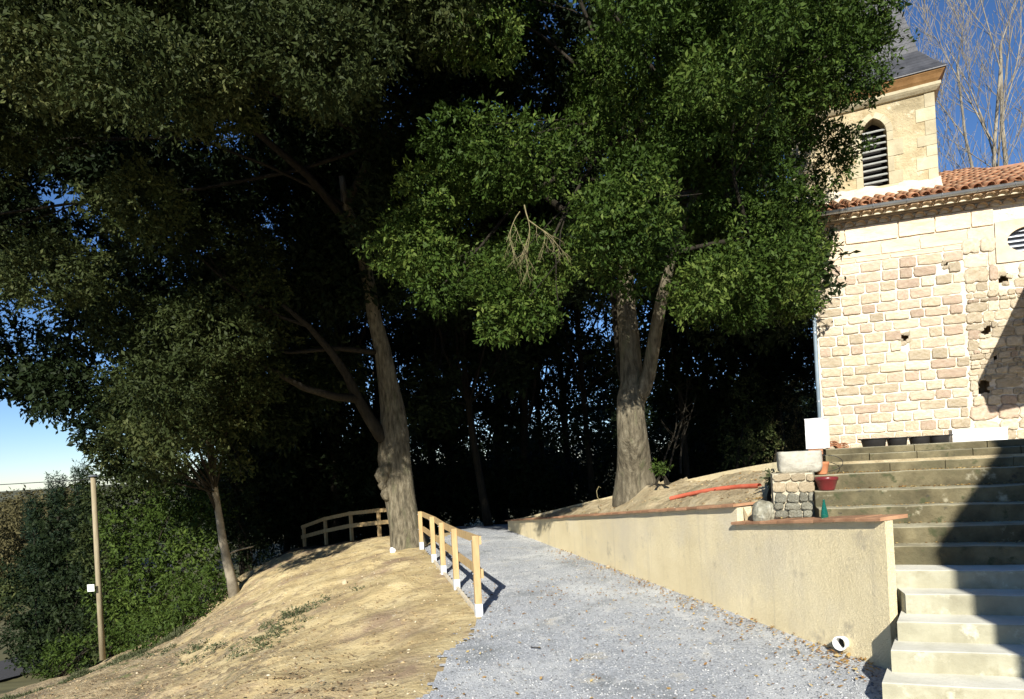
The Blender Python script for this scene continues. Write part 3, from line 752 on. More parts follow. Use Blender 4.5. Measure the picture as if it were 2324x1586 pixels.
while a < 5.6:
    rows = 14 if a > tl[0]-.1 else 4
    if a > 4.4: rows = 8
    for q in range(rows):
        yy = EY+.36*q; 
        linst('roof_tile', tile_me, roofo, (a+rr.uniform(-.012,.012), yy+rr.uniform(-.01,.01), EZ+SL*(yy-EY)+.012*rr.random()), (an+rr.uniform(.02,.05),0,rr.uniform(-.03,.03)), (1,1,1), dz=1.75); nt_ += 1
    a += .222
# gutter
g = MB(); n = 8; vs = []
for a_ in (-.05,10):
    for i in range(n+1):
        q = math.pi+math.pi*i/n; vs.append((a_, EY-.06+.07*math.cos(q), EZ-.035+.07*math.sin(q)))
    for i in range(n+1):
        q = math.pi+math.pi*i/n; vs.append((a_, EY-.06+.062*math.cos(q), EZ-.035+.062*math.sin(q)))
m = 2*(n+1)
g.add(vs,[(i,i+1,m+i+1,m+i) for i in range(n)]+[(n+1+i+1,n+1+i,m+n+1+i,m+n+2+i) for i in range(n)]+[(0,n+1,m+n+1,m),(n,m+n,m+2*n+1,2*n+1)])
gu = lobj('gutter', g, m_zinc, smooth=True)
for a_ in np.arange(.5,4.6,.62):
    lobj('gutter_bracket', MB().tube([(a_,EY-.06+.076*math.cos(math.pi+math.pi*i/8),EZ-.035+.076*math.sin(math.pi+math.pi*i/8)) for i in range(9)],.006,5), m_zinc, parent=gu)
dpm = MB().tube([(.0,-.30,6.80),(-.03,-.16,6.62),(-.05,-.075,6.45),(-.05,-.075,5),(-.05,-.075,3.6),(-.05,-.075,1.8)],.040,12)
dpo = lobj('downpipe', dpm, m_pipe, smooth=True)
for zz in (5.9,4.4,2.9): lobj('pipe_clip', MB().tube([(-.05,-.075,zz-.015),(-.05,-.075,zz+.015)],.047,12), m_zinc, parent=dpo)

# tower
TW = 2.9; ttop = 9.66
def tp(px,py,out=0):
    p = hit_plane(px,py,CTp-VT*out,TT); return (p-CTp).dot(UT)+TW, p.z
def t2c(x,y,z):     # tower coords (x from left corner along the front, y into the tower) -> church coords
    p = CTp+UT*(x-TW)+VT*y-C0; return (p.dot(U), p.dot(V), z)
def tobj(name, mb, mat, parent=church, **k):
    mb.v = [t2c(*v) for v in mb.v]; return lobj(name, mb, mat, parent, **k)
wx,_ = tp(1985,345); _,wz0 = tp(1990,424); _,wz1 = tp(1983,268)
ww = .25; zs = wz1-1.48*ww
def arch(x,w,z): 
    R = 1.6*w; return z+math.sqrt(max(0,R*R-(abs(x)+.6*w)**2))
mb = MB(); K = 12; z0t = 6.4
for x0,x1 in ((0,wx-ww),(wx+ww,TW)):
    zz = list(np.linspace(z0t,ttop,9))
    for i in range(8): mb.add([(x0,0,zz[i]),(x1,0,zz[i]),(x1,0,zz[i+1]),(x0,0,zz[i+1])],[(0,1,2,3)])
mb.add([(wx-ww,0,z0t),(wx+ww,0,z0t),(wx+ww,0,wz0),(wx-ww,0,wz0)],[(0,1,2,3)])
top = []
for i in range(K+1):
    x = -ww+2*ww*i/K; top.append((wx+x, arch(x,ww,zs)))
for i in range(K):
    (xa,za),(xb,zb) = top[i],top[i+1]
    mb.add([(xa,0,za),(xb,0,zb),(xb,0,ttop),(xa,0,ttop)],[(0,1,2,3)])
loop = [(wx-ww,wz0)]+top+[(wx+ww,wz0)]
for i in range(len(loop)):
    a_,b_ = loop[i],loop[(i+1)%len(loop)]; mb.add([(a_[0],0,a_[1]),(b_[0],0,b_[1]),(b_[0],.35,b_[1]),(a_[0],.35,a_[1])],[(0,1,2,3)])
mb.add([(x,.35,z) for x,z in loop],[tuple(range(len(loop)))])
mb.add([(0,0,z0t),(0,TW,z0t),(0,TW,ttop),(0,0,ttop)],[(0,3,2,1)]); mb.add([(TW,0,z0t),(TW,TW,z0t),(TW,TW,ttop),(TW,0,ttop)],[(0,1,2,3)])
mb.add([(0,TW,z0t),(TW,TW,z0t),(TW,TW,ttop),(0,TW,ttop)],[(1,0,3,2)])
tobj('tower_wall', mb, m_tower)
bw_ = tobj('belfry_window', MB().add([(x,.33,z) for x,z in loop],[tuple(range(len(loop)))]), m_dark)  # near-black sheet paints the dark behind the louvres
nl = 9
for i in range(nl):
    zz = wz0+.10+(zs+.1-wz0)*i/nl*1.0; 
    tobj('louvre', MB().box((0,0,0),(1,1,1),Matrix.Translation((wx-ww+.005,.03,zz)) @ Matrix.Rotation(math.radians(35),4,'X') @ Matrix.Diagonal((2*ww-.01,.085,.02,1))), m_louvre, parent=bw_)
# dressed stones round the window: jambs, sill and arch
rr = random.Random(8)
def tstone(x0,x1,z0,z1,d=.016): tobj('window_stone', MB().add([(x0,-d,z0),(x1,-d,z0),(x1,-d,z1),(x0,-d,z1),(x0,.02,z0),(x1,.02,z0),(x1,.02,z1),(x0,.02,z1)],[(0,1,2,3),(0,4,5,1),(1,5,6,2),(2,6,7,3),(3,7,4,0)]), m_towerstone)
zj = wz0
i = 0
while zj < zs-.05:
    h = min(rr.uniform(.26,.36),zs-zj)
    for sgn in (-1,1):
        w = (.13,.30)[(i+(sgn>0))%2]*rr.uniform(.9,1.1)
        xa,xb = sorted((wx+sgn*(ww+.0),wx+sgn*(ww+w))); tstone(xa+.003,xb-.003,zj+.004,zj+h-.004)
    zj += h; i += 1
tstone(wx-ww-.2,wx+ww+.18,wz0-.17,wz0-.005,.03)
for sgn in (-1,1):
    for q in range(3):
        def pt(k,off):
            x = -ww+ww*k; R = 1.6*ww; cx = .6*ww; a0 = math.asin(0); 
            th = (1-k)*0
            return None
        A0 = 0; A1 = math.acos(.6/1.6)
        vs = []
        for s_ in range(5):
            th = A0+(A1-A0)*(q+(s_/4)*.97+.015)/3
            for R in (1.6*ww+.001,1.6*ww+.13): vs.append((wx+sgn*(R*math.cos(th)-.6*ww), R*math.sin(th)+zs))
        # front and outer edges
        mbv = [(x,-.018,z) for x,z in vs]+[(x,.02,z) for x,z in vs]; m = len(vs)
        fs = [(2*s_,2*s_+1,2*s_+3,2*s_+2) for s_ in range(4)]+[(2*s_+1,m+2*s_+1,m+2*s_+3,2*s_+3) for s_ in range(4)]+[(2*s_+2,m+2*s_+2,m+2*s_,2*s_) for s_ in range(4)]
        tobj('window_stone', MB().add(mbv,fs), m_towerstone)
# corner stones
zq = 7.35; i = 0
while zq < ttop-.2:
    h = rr.uniform(.22,.36); w = (.34,.20)[i%2]*rr.uniform(.85,1.15)
    tobj('corner_stone', MB().box((TW-w,-.014,zq+.004),(TW+.012,.3,min(zq+h-.004,ttop-.12))), m_towerstone); 
    w = (.34,.20)[i%2]*rr.uniform(.85,1.15)
    tobj('corner_stone', MB().box((-.012,-.014,zq+.004),(w,.3,min(zq+h-.004,ttop-.12))), m_towerstone); zq += h; i += 1
def sq(o,z): return [(-o,-o,z),(TW+o,-o,z),(TW+o,TW+o,z),(-o,TW+o,z)]
def stack(name, prof, mat, **k):
    mb = MB(); vs = [p for o,z in prof for p in sq(o,z)]
    return tobj(name, mb.add(vs,[(r*4+i,r*4+(i+1)%4,(r+1)*4+(i+1)%4,(r+1)*4+i) for r in range(len(prof)-1) for i in range(4)]), mat, **k)
stack('tower_cornice', [(0,ttop-.16),(.05,ttop-.15),(.10,ttop-.10),(.13,ttop-.06),(.13,ttop),(.06,ttop+.01)], m_towerstone)
stack('tower_soffit', [(.06,ttop+.01),(.12,ttop+.08),(.16,ttop+.15),(.19,ttop+.19),(.20,ttop+.20),(.20,ttop+.24)], m_soffit)
EO = .23
spire = stack('spire_roof', [(.20,ttop+.235),(EO,ttop+.23),(EO,ttop+.265)], m_slate)
inn = -.22
# slates laid in courses, real lapped edges
prof = [(EO,ttop+.265)]
for q in range(1,9): prof.append((EO+(inn-EO)*q/8, ttop+.265+.66*(q/8)**1.15))
apz = ttop+6.6; NS = 44
for q in range(1,NS+1): prof.append((inn+(-TW/2+.02-inn)*q/NS, prof[8][1]+(apz-prof[8][1])*q/NS if q else 0))
lap = []
for (o1,z1_),(o2,z2_) in zip(prof,prof[1:]): lap += [(o1+.008,z1_-.006),(o2+.008 if False else o2,z2_)]
stack('slate_courses', lap, m_slate)
# cement fillet where the tower meets the tiles
mb = MB(); vs = []; n = 30
for i in range(n+1):
    x = -.1+(TW+.15)*i/n; a_,y_,_ = t2c(x,-.0,0); zr = EZ+SL*(y_-EY); w = .02*math.sin(x*9)+.015*rr.uniform(-1,1)
    for o,dz_ in ((-.26+w,-.06),(-.22+w,.07),(-.1,.13+w),(.0,.26+w)):
        a2,y2,_ = t2c(x,o,0); vs.append((a2,y2,EZ+SL*(y2-EY)+dz_))
mb.add(vs,[(i*4+j,i*4+j+1,i*4+5+j,i*4+4+j) for i in range(n) for j in range(3)])
lobj('cement_fillet', mb, m_cement, smooth=True)

# ------------------------------------------------------------------ pillar, trough and things round them
pt_ = P(1803,1170,7.85); 
pa, ps = pt_.dot(U), pt_.dot(V)
pil = thing('stone_pillar', wpt(pa,ps,.9), 'rough rubble stone pillar that carries the old stone trough', 'pillar', rz=-TH)
PW = .44
ztp = P(1805,1074,7.85).z
obj('core', MB().box((-PW/2,0,0),(PW/2,.42,ztp-.9)), m_pillarmortar, pil, local=True)
rr = random.Random(3)
zz = .9+.12
while zz < ztp-.06:
    h = rr.uniform(.09,.15); h = min(h, ztp-zz); a = -PW/2+rr.uniform(-.015,.01)
    while a < PW/2-.04:
        w = min(rr.uniform(.09,.2),PW/2-a+.012)
        upper = zz > 1.38
        if not(upper and rr.random()<.04): stone_inst(RUB, m_pillarstone if upper else m_lichen, a+.005, zz+.003, w-.01, h-.012, .035 if upper else .055, parent=pil, rr=rr, tilt=.15, dz=.9)
        a += w
    zz += h
for q in range(5):
    o = stone_inst(RUB, m_lichen, .42-.0, .95+.14*q, .2, .12, .03, parent=pil, rr=rr, dz=.9); o.rotation_euler = (0,0,math.pi/2); o.location = (PW/2,.1,.08+.14*q)
# low boulder to the left of the pillar, behind the coping
def rock(name, c, r, mat, label, cat='rock', group=None, seed=0, n=3, parent=None):
    import bmesh
    bm = bmesh.new(); bmesh.ops.create_icosphere(bm, subdivisions=n, radius=1)
    for v in bm.verts:
        d = v.co.copy(); k = 1+.28*mnoise.noise(d*1.3+Vector((seed,0,0)))+.14*mnoise.noise(d*3.3+Vector((seed,4,0)))+.06*mnoise.noise(d*8+Vector((seed,9,0)))
        v.co = Vector((d.x*r[0],d.y*r[1],d.z*r[2]))*k
    me = bpy.data.meshes.new(name); bm.to_mesh(me); bm.free(); me.materials.append(mat)
    o = bpy.data.objects.new(name,me); COL.objects.link(o); o.location = c
    return tag(o,label,cat,group)
q = P(1733,1160,8.05); rock('boulder', q+Vector((0,0,-.03)), (.14,.16,.16), m_lichen, 'dark grey lumpy boulder wedged between the wall step and the stone pillar', seed=4)
q = P(1874,1148,8.0); rock('cobble', Vector((q.x,q.y,1.34)), (.075,.07,.065), m_pillarstone, 'pale round stone on the steps behind the green bottle', seed=8)
# trough
tz0, tz1 = P(1815,1073,7.9).z, P(1815,1024,7.9).z
trg = MB(); N = 28; prof = []
ctr = P(1817,1050,7.95)
def sup(an,a,b,e=.32): c,s_ = math.cos(an),math.sin(an); return a*math.copysign(abs(c)**e,c), b*math.copysign(abs(s_)**e,s_)
rings = [(.80,.80,0),(.96,.95,.02),(1.0,1.0,.07),(1.01,1.0,.16),(1.0,.99,tz1-tz0-.02),(.96,.95,tz1-tz0),(.78,.66,tz1-tz0-.004),(.74,.6,tz1-tz0-.10),(0.01,.01,tz1-tz0-.11)]
vs = []
for ka,kb,z in rings:
    for i in range(N):
        x,y = sup(2*math.pi*i/N,.248,.19); nn = .012*mnoise.noise(Vector((x*9,y*9,z*12)))
        vs.append(Vector((ctr.x,ctr.y,tz0))+U*(x*ka+nn)+V*(y*kb+.19+nn)+Vector((0,0,z+nn*.7)))
trg.add(vs,[(r*N+i,r*N+(i+1)%N,(r+1)*N+(i+1)%N,(r+1)*N+i) for r in range(len(rings)-1) for i in range(N)])
solo('stone_trough', trg, m_trough, Vector((ctr.x,ctr.y,tz0)), 'weathered grey stone trough on top of the rubble pillar', 'trough', smooth=True, rz=-TH)
# white cabinet on clay tiles
wb = P(1850,1018,9.3); A40 = math.radians(40)
wbx = thing('white_box', Vector((wb.x,wb.y,wb.z)), 'upright white box standing on stacked clay pieces at the church corner', 'box', rz=-A40)
wh = P(1850,951,9.3).z-wb.z
obj('body', MB().box((-.12,0,.0),(.12,.30,wh)), m_white, wbx, local=True)
obj('lid', MB().box((-.123,-.003,wh+.001),(.123,.303,wh+.012)), m_white, wbx, local=True)
st = thing('clay_stack', Vector((wb.x,wb.y,1.75)), 'stack of orange clay pieces under the upright white box', 'clay tiles', rz=-A40)
zz = 0; rr = random.Random(2)
while 1.75+zz < wb.z-.02:
    h = min(.042,wb.z-1.752-zz); obj('clay_piece', MB().box((-.10+rr.uniform(-.02,.02),.0+rr.uniform(-.01,.03),zz),(.11+rr.uniform(-.02,.03),.28,zz+h-.006)), m_terra, st, local=True); zz += h
rt = P(1893,1017,9.7)
rtt = thing('spare_roof_tiles', Vector((rt.x,rt.y,rt.z-.02)), 'little stack of curved orange roof tiles on the terrace beside the white box', 'roof tiles', rz=-TH)
for q in range(3):
    obj('tile', half_tile((0,0,.028*q),.075,.30,0,taper=.9), m_terra, rtt, local=True, smooth=True)
    obj('tile', half_tile((.135,.02,-.03+.028*q),.07,.30,0,taper=.9), m_terra, rtt, local=True, smooth=True)
obj('bed', MB().box((-.09,0,-.28),(.22,.3,-.03)), m_conc_old, rtt, local=True)
# pots
def pot(name, px, k, mat, R, H, label, s_off=.15, rim=True, z=None):
    s,z_ = nose(k); z_ = z if z is not None else z_
    x,_ = ray(px,1080); S = s+s_off; Y = S/(x*V.x+V.y); c = Vector((x*Y,Y,z_+.002))
    t = thing(name, c, label, 'flower pot')
    obj('bowl', MB().lathe(c,[(0.001,0),(R*.62,0),(R*.68,.012),(R*.9,H*.68),(R*.93,H*.7),(R*.93,H*.74),(R*1.0,H*.76),(R*1.0,H*.97),(R*.97,H),(R*.9,H),(R*.87,H*.8)],28), mat, t, smooth=True)
    obj('soil', MB().lathe(c,[(.001,H*.86),(R*.88,H*.84)],28), m_wood_floor, t)
    return c, t
rc, rpt = pot('flower_pot', 1875, 8, m_redpot, .128, .155, 'glazed dark red bowl pot with leaf litter standing on a step edge')
tc_, tpt = pot('flower_pot', 1866, 9, m_pot, .085, .15, 'small orange terracotta pot with a dry plant behind the trough', s_off=.16)
obj('wire_loop', MB().tube([tc_+Vector((.05,0,.15))+U*(.19*math.sin(a))+Vector((0,0,.10*math.cos(a)-.02)) for a in np.linspace(-.5,3.0,14)],.004,5), m_wire, tpt)
# four mason's buckets
for px,R,lb in ((1983,.215,'largest black rubber bucket, first from the left against the church wall'),(2036,.175,'small black rubber bucket, second from the left of the row by the church wall'),
             (2087,.175,'small black rubber bucket, third from the left of the row by the church wall'),(2132,.18,'black rubber bucket nearest the long white planter')):
    c = P(px,1003,11.9); c.z = 1.75
    t = thing('bucket', c, lb, 'bucket', group='black buckets lined up on the terrace')
    H = .27 if R<.2 else .275
    obj('tub', MB().lathe(c,[(.001,0),(R*.62,0),(R*.95,H*.93),(R*1.05,H*.94),(R*1.05,H),(R*.98,H),(R*.95,H*.9),(R*.74,.02),(.001,.02)],26), m_bucket, t, smooth=True)
    for sg in (-1,1): obj('handle', MB().tube([c+Vector((sg*R*1.0,-.05,H*.93)),c+Vector((sg*(R+.045),-.03,H*.97)),c+Vector((sg*(R+.045),.03,H*.97)),c+Vector((sg*R*1.0,.05,H*.93))],.011,6), m_bucket, t, smooth=True)
l_,r_ = P(2162,990,12.1), P(2284,990,11.9)
wl = thing('white_planter', Vector((l_.x,l_.y,1.75)), 'long low white box lying along the foot of the church wall', 'planter', rz=-TH)
Lw = (r_-l_).dot(U)
obj('body', MB().box((0,0,0),(Lw,.22,P(2162,977,12.1).z-1.75)), m_white, wl, local=True)
obj('rim', MB().box((-.008,-.008,P(2162,977,12.1).z-1.75+.001),(Lw+.008,.228,P(2162,977,12.1).z-1.75+.012)), m_white, wl, local=True)
# green glass bottle on the coping
tb,_ = wallhit(1850,1168); cb = WP(tb,-.12,coping1(tb)+.004)
bt_ = solo('glass_bottle', MB().lathe(cb,[(.001,0),(.036,0),(.040,.008),(.036,.05),(.024,.11),(.013,.165),(.011,.185),(.013,.188),(.013,.196),(.009,.197),(.009,.19)],20), m_glass_green, cb, 'conical teal green glass bottle standing on the tile coping by the pillar', 'bottle', smooth=True)
# red conduit on the mound
pp = []
for px,py,D in ((1522,1131,9.6),(1560,1122,9.4),(1600,1114,9.2),(1640,1108,9.05),(1680,1104,8.9),(1724,1102,8.75)):
    for s_ in range(160):
        q = P(px,py,8.4+s_*.025)
        if bool(mound_in(np.array([q.x]),np.array([q.y]))[0]) and q.z < mz(q.x,q.y)+.03: break
    pp.append(q)
q0 = pp[0]
rp = thing('red_conduit', q0, 'orange red plastic conduit lying across the earth mound', 'pipe')
obj('pipe', MB().tube(pp,.033,14,caps=False), m_redpipe, rp, smooth=True)
obj('bore', MB().tube([pp[0]+(pp[1]-pp[0])*.01,pp[0]+(pp[1]-pp[0])*.9],.024,12), m_dark, rp)  # black core paints the unlit inside of the conduit

# ------------------------------------------------------------------ fences
def fence(name, posts, label, rail_side, foot, curb=False):
    """posts: list of (foot point, height)"""
    t = thing(name, posts[0][0]-Vector((0,0,.1)), label, 'fence')
    n = len(posts)
    for i,(p,h) in enumerate(posts):
        a = posts[min(i+1,n-1)][0]-posts[max(i-1,0)][0]; a.z = 0; a.normalize(); ang = math.atan2(a.y,a.x)
        M = Matrix.Translation(p) @ Matrix.Rotation(ang,4,'Z')
        w = .047
        mb = MB(); b = .006
        vs = []
        for z,k in ((foot*.98,w),(h-.008,w),(h,w-.007)): vs += [(-k,-k+b,z),(-k+b,-k,z),(k-b,-k,z),(k,-k+b,z),(k,k-b,z),(k-b,k,z),(-k+b,k,z),(-k,k-b,z)]
        mb.add([M@Vector(v) for v in vs],[(r*8+i_,r*8+(i_+1)%8,(r+1)*8+(i_+1)%8,(r+1)*8+i_) for r in range(2) for i_ in range(8)]+[tuple(range(16,24))])
        post = obj('post', mb, m_wood, t)
        if foot > .02:
            obj('post_sleeve', MB().box((-w-.004,-w-.004,-.12),(w+.004,w+.004,foot),M), m_foot, post)
    for i in range(n-1):
        (p,h),(q,g_) = posts[i],posts[i+1]
        a = (q-p); a.z = 0; a.normalize(); s = Vector((a.y,-a.x,0))*rail_side
        e = .05 if i == n-2 else 0
        obj('rail', MB().beam(p+s*.066+Vector((0,0,h-.07)), q+s*.066+Vector((0,0,g_-.07)), .034, .115, ext=.04), m_wood, t)
        obj('rail', MB().beam(p+s*.069+Vector((0,0,h*.52)), q+s*.069+Vector((0,0,g_*.52)), .034, .125, ext=.06), m_wood, t)
        if curb:
            for hh,gg in ((h-.07,g_-.07),(h*.52,g_*.52)):
                for e_,zz in ((p,hh),(q,gg)):
                    c_ = e_-s*.05+Vector((0,0,zz)); obj('bolt', MB().tube([c_,c_-s*.012],.012,8), m_zinc, t)
        if curb and i in (1,2,3):
            obj('edge_board', MB().beam(p+s*.0+a*.06+Vector((0,0,.02)), q-a*.10+Vector((0,0,.0)), .04, .05), m_cement, t)
fp = []
for (px,py,hp),w in zip(FP,FPW): fp.append((w, hp*w.y/F))
fence('wooden_fence', fp, 'new pine post and rail fence with white post feet along the gravel edge', -1, .16, curb=True)
lf = []
for px,py,hp,D in ((692,1247,56,23.2),(741,1239,66,22.4),(799,1228,68,21.4),(862,1221,68,20.4),(905,1216,66,19.6)):
    q = P(px,py,D); lf.append((q,hp*D/F))
fence('wooden_fence', lf, 'shaded pine post and rail fence on the bank behind the leaning oak', 1, .02)

# ------------------------------------------------------------------ utility pole
pb = P(231,1458,19.3); ptp = P(213,1120,19.3)
up = thing('utility_pole', pb, 'bare wooden utility pole with a small white sign among the left shrubs', 'pole')
obj('pole', MB().tube([pb-Vector((0,0,.5)),(pb+ptp)/2,ptp+Vector((0,0,.5))],[.082,.074,.066],12), m_pole, up, smooth=True)
sp = P(207,1334,19.1); obj('sign', MB().box((sp.x-.10,sp.y-.02,sp.z-.10),(sp.x+.10,sp.y,sp.z+.10)), m_white, up)
obj('cap', MB().tube([ptp+Vector((0,0,.5)),ptp+Vector((0,0,.55))],[.13,.05],10), m_zinc, up)
wv = [Vector((-80,60,1.2)),Vector((-50,45,.9)),ptp+Vector((0,0,.3))]
wr = MB().tube([Vector((-60,30,ptp.z+1.3)),Vector((-34,23,ptp.z+.35)),ptp+Vector((0,0,.42))],.012,5); obj('cable', wr, m_wire, up)

# ------------------------------------------------------------------ buildings behind the camera to the right, which shade the steps and the church wall
def on_sun(p, Y):
    s = (p.y-Y)/SUN_D.y; return p-SUN_D*s
YN = -2.0
Aedge = on_sun(P(2090,1277,6.75), YN); B_ = on_sun(P(2243,1030,8.35), YN)
hx = Aedge.x; he = Aedge.z; slope = (B_.z-Aedge.z)/(B_.x-Aedge.x)
hw = 3.6; top_z = B_.z+.25; xr = hx+(top_z-he)/slope
nh = thing('neighbour_house', Vector((hx+3,YN-3,-.3)), 'rendered house with a steep hipped roof just behind the viewpoint', 'house')
xr2 = xr+1.5
obj('wall', MB().add([(hx+.04,YN,-.6),(12,YN,-.6),(12,YN,he),(hx+.04,YN,he),(hx+.04,YN-7,-.6),(12,YN-7,-.6),(12,YN-7,he),(hx+.04,YN-7,he)],[(0,1,2,3),(5,4,7,6),(4,0,3,7),(1,5,6,2)]), m_housewall, nh)
obj('roof', MB().add([(hx,YN+.0,he),(12.2,YN,he),(12.2,YN,top_z),(xr,YN,top_z),(hx,YN-7.3,he),(12.2,YN-7.3,he),(12.2,YN-7.3,top_z),(xr,YN-7.3,top_z)],[(0,1,2,3),(5,4,7,6),(0,3,7,4),(3,2,6,7),(4,5,1,0),(1,5,6,2)]), m_terra, nh)
fc = on_sun(P(2178,1004,8.6), YN); 
obj('finial', MB().lathe(Vector((fc.x,YN-.3,fc.z-.15)),[(.001,.34),(.16,.30),(.24,.18),(.26,.05),(.18,-.1),(.10,-.2),(.10,-.9)],16), m_cement, nh, smooth=True)
for i in range(2):
    x = hx+1.6+2.4*i; w_ = obj('window', MB().box((x,YN+.004,1.0),(x+.9,YN+.03,2.3)), m_white, nh); obj('pane', MB().box((x+.08,YN+.031,1.08),(x+.82,YN+.036,2.22)), m_window, w_)
def wall_pt(px,py): return hit_plane(px,py,C0,TH)
# unseen shelter added right of the frame to shade the church wall
SY = 9.6
D1 = on_sun(wall_pt(2243,942),SY); C1 = on_sun(wall_pt(2324,778),SY); E1 = on_sun(wall_pt(2324,938),SY)
sl2 = (C1.z-D1.z)/(C1.x-D1.x); rx_ = D1.x+2.4; rz_ = D1.z+sl2*2.4
osn = thing('shade_shelter', Vector((D1.x+2.5,SY+.6,1.75)), 'unseen steep roofed shelter added right of the view to shade the church wall', 'shelter')
obj('roof', MB().add([(D1.x,SY,D1.z),(D1.x+4.8,SY,D1.z),(rx_,SY,rz_),(D1.x,SY+1.2,D1.z),(D1.x+4.8,SY+1.2,D1.z),(rx_,SY+1.2,rz_)],[(0,1,2),(4,3,5),(0,2,5,3),(2,1,4,5),(0,3,4,1)]), m_terra, osn)
for x in (1.9,4.6):
    for y in (.1,1.1): obj('post', MB().box((D1.x+x-.06,SY+y-.06,1.7),(D1.x+x+.06,SY+y+.06,D1.z)), m_wood, osn)
# ------------------------------------------------------------------ foliage machinery
def foliage(name, C, R, per, leaf, mat, parent=None, seed=0, k=8, droop=.25, spread=.16, hollow=.66, lw=.42, needle=False, **kw):
    """C centres (n,3), R radii (n,3); per sprigs per clump (array); k leaves per sprig"""
    rs = np.random.RandomState(seed); C = np.asarray(C,float); R = np.asarray(R,float); per = np.asarray(per,int)
    idx = np.repeat(np.arange(len(C)),per); n = len(idx)
    d = rs.normal(size=(n,3)); d /= np.linalg.norm(d,axis=1)[:,None]
    # lumpy shell: a few bumps in each clump
    ph = rs.uniform(0,6.28,(len(C),6)); fr = rs.uniform(2,4.5,(len(C),3))
    lump = 1+.16*np.sin(fr[idx,0]*d[:,0]*2+ph[idx,0])+.16*np.sin(fr[idx,1]*d[:,1]*2+ph[idx,1])+.16*np.sin(fr[idx,2]*d[:,2]*2+ph[idx,2])
    r = (hollow+(1-hollow)*rs.rand(n)**.6)*lump
    S = C[idx]+d*R[idx]*r[:,None]
    m = n*k; si = np.repeat(np.arange(n),k); dd = d[si]
    tw = rs.normal(size=(n,3))*.7+d; tw[:,2] -= droop; tw /= np.linalg.norm(tw,axis=1)[:,None]   # twig direction
    tpos = np.tile(np.linspace(0,1,k),n)
    base = S[si]+tw[si]*(tpos*spread)[:,None]+rs.normal(size=(m,3))*spread*.18
    ld = tw[si]*.6+rs.normal(size=(m,3))*.65; ld[:,2] -= droop*.6; ld /= np.linalg.norm(ld,axis=1)[:,None]
    nrm = dd*.6+rs.normal(size=(m,3))*.6; nrm[:,2] += .55
    side = np.cross(ld,nrm); side /= np.linalg.norm(side,axis=1)[:,None]+1e-9
    up = np.cross(side,ld)
    L = leaf*(.45+1.0*rs.rand(m)**1.3); Wd = L*lw*.5
    p0 = base; p2 = base+ld*L[:,None]; mid = base+ld*(L*.5)[:,None]
    p1 = mid+side*Wd[:,None]+up*(L*.08)[:,None]; p3 = mid-side*Wd[:,None]+up*(L*.08)[:,None]
    v = np.stack([p0,p1,p2,p3],1).reshape(-1,3); f = np.arange(m*4).reshape(m,4)
    cv = rs.rand(len(C))[idx][si]*.42+rs.rand(n)[si]*.33+rs.rand(m)*.25
    return raw(name, v, f, mat, np.repeat(cv,4), parent=parent, **kw)
def inpoly(x,y,poly):
    c = False; j = len(poly)-1
    for i in range(len(poly)):
        xi,yi = poly[i]; xj,yj = poly[j]
        if (yi>y)!=(yj>y) and x<(xj-xi)*(y-yi)/(yj-yi)+xi: c = not c
        j = i
    return c
def sample(poly, n, D, seed, voids=(), mind=0):
    """clump centres spread through a crown's volume"""
    rr = random.Random(seed); xs_ = [p[0] for p in poly]; ys_ = [p[1] for p in poly]; out = []; tries = 0
    while len(out)<n and tries<n*60:
        tries += 1
        x = rr.uniform(min(xs_),max(xs_)); y = rr.uniform(min(ys_),max(ys_)); d = rr.uniform(*D)
        if not inpoly(x,y,poly): continue
        if any(((x-vx)/rx)**2+((y-vy)/ry)**2<1 for vx,vy,rx,ry in voids): continue
        p = P(x,y,d)
        if mind and any((p-q).length<mind for q in out): continue
        out.append(p)
    return out
def arr(ps): return np.array([tuple(p) for p in ps])
def bend(a,b,n,amp,seed):
    rr = random.Random(seed); a = Vector(a); b = Vector(b); L = (b-a).length
    o = [Vector((rr.uniform(-1,1),rr.uniform(-1,1),rr.uniform(-.4,.6)))*amp*L for _ in range(2)]
    return [a.lerp(b,t)+o[0]*math.sin(math.pi*t)+o[1]*.5*math.sin(2*math.pi*t) for t in [i/n for i in range(n+1)]]
def boughs(parent, fork, targets, seed, mat, r0=.06, name='branches'):
    mb = MB(); rr = random.Random(seed)
    for i,t in enumerate(targets):
        f = rr.choice(fork); pts = bend(f,t,6,.10,seed*100+i); L = (Vector(t)-Vector(f)).length
        if L < .4: continue
        r = min(r0,.012*L+.012); mb.tube(pts,[r*(1-.8*j/6)+.006 for j in range(7)],5,caps=False)
        for q in range(3):
            a = pts[rr.randint(3,5)]; b = Vector(t)+Vector((rr.uniform(-1,1),rr.uniform(-1,1),rr.uniform(-.8,.8)))*.6
            mb.tube(bend(a,b,3,.1,seed*1000+i*7+q),[r*.35,.012,.009,.005],4,caps=False)
    return obj(name, mb, mat, parent, smooth=True, kind='stuff')
def pts_(l): return [P(x,y,D) for x,y,D in l]
def rad(l,D): return [w/2*D/F for w in l]

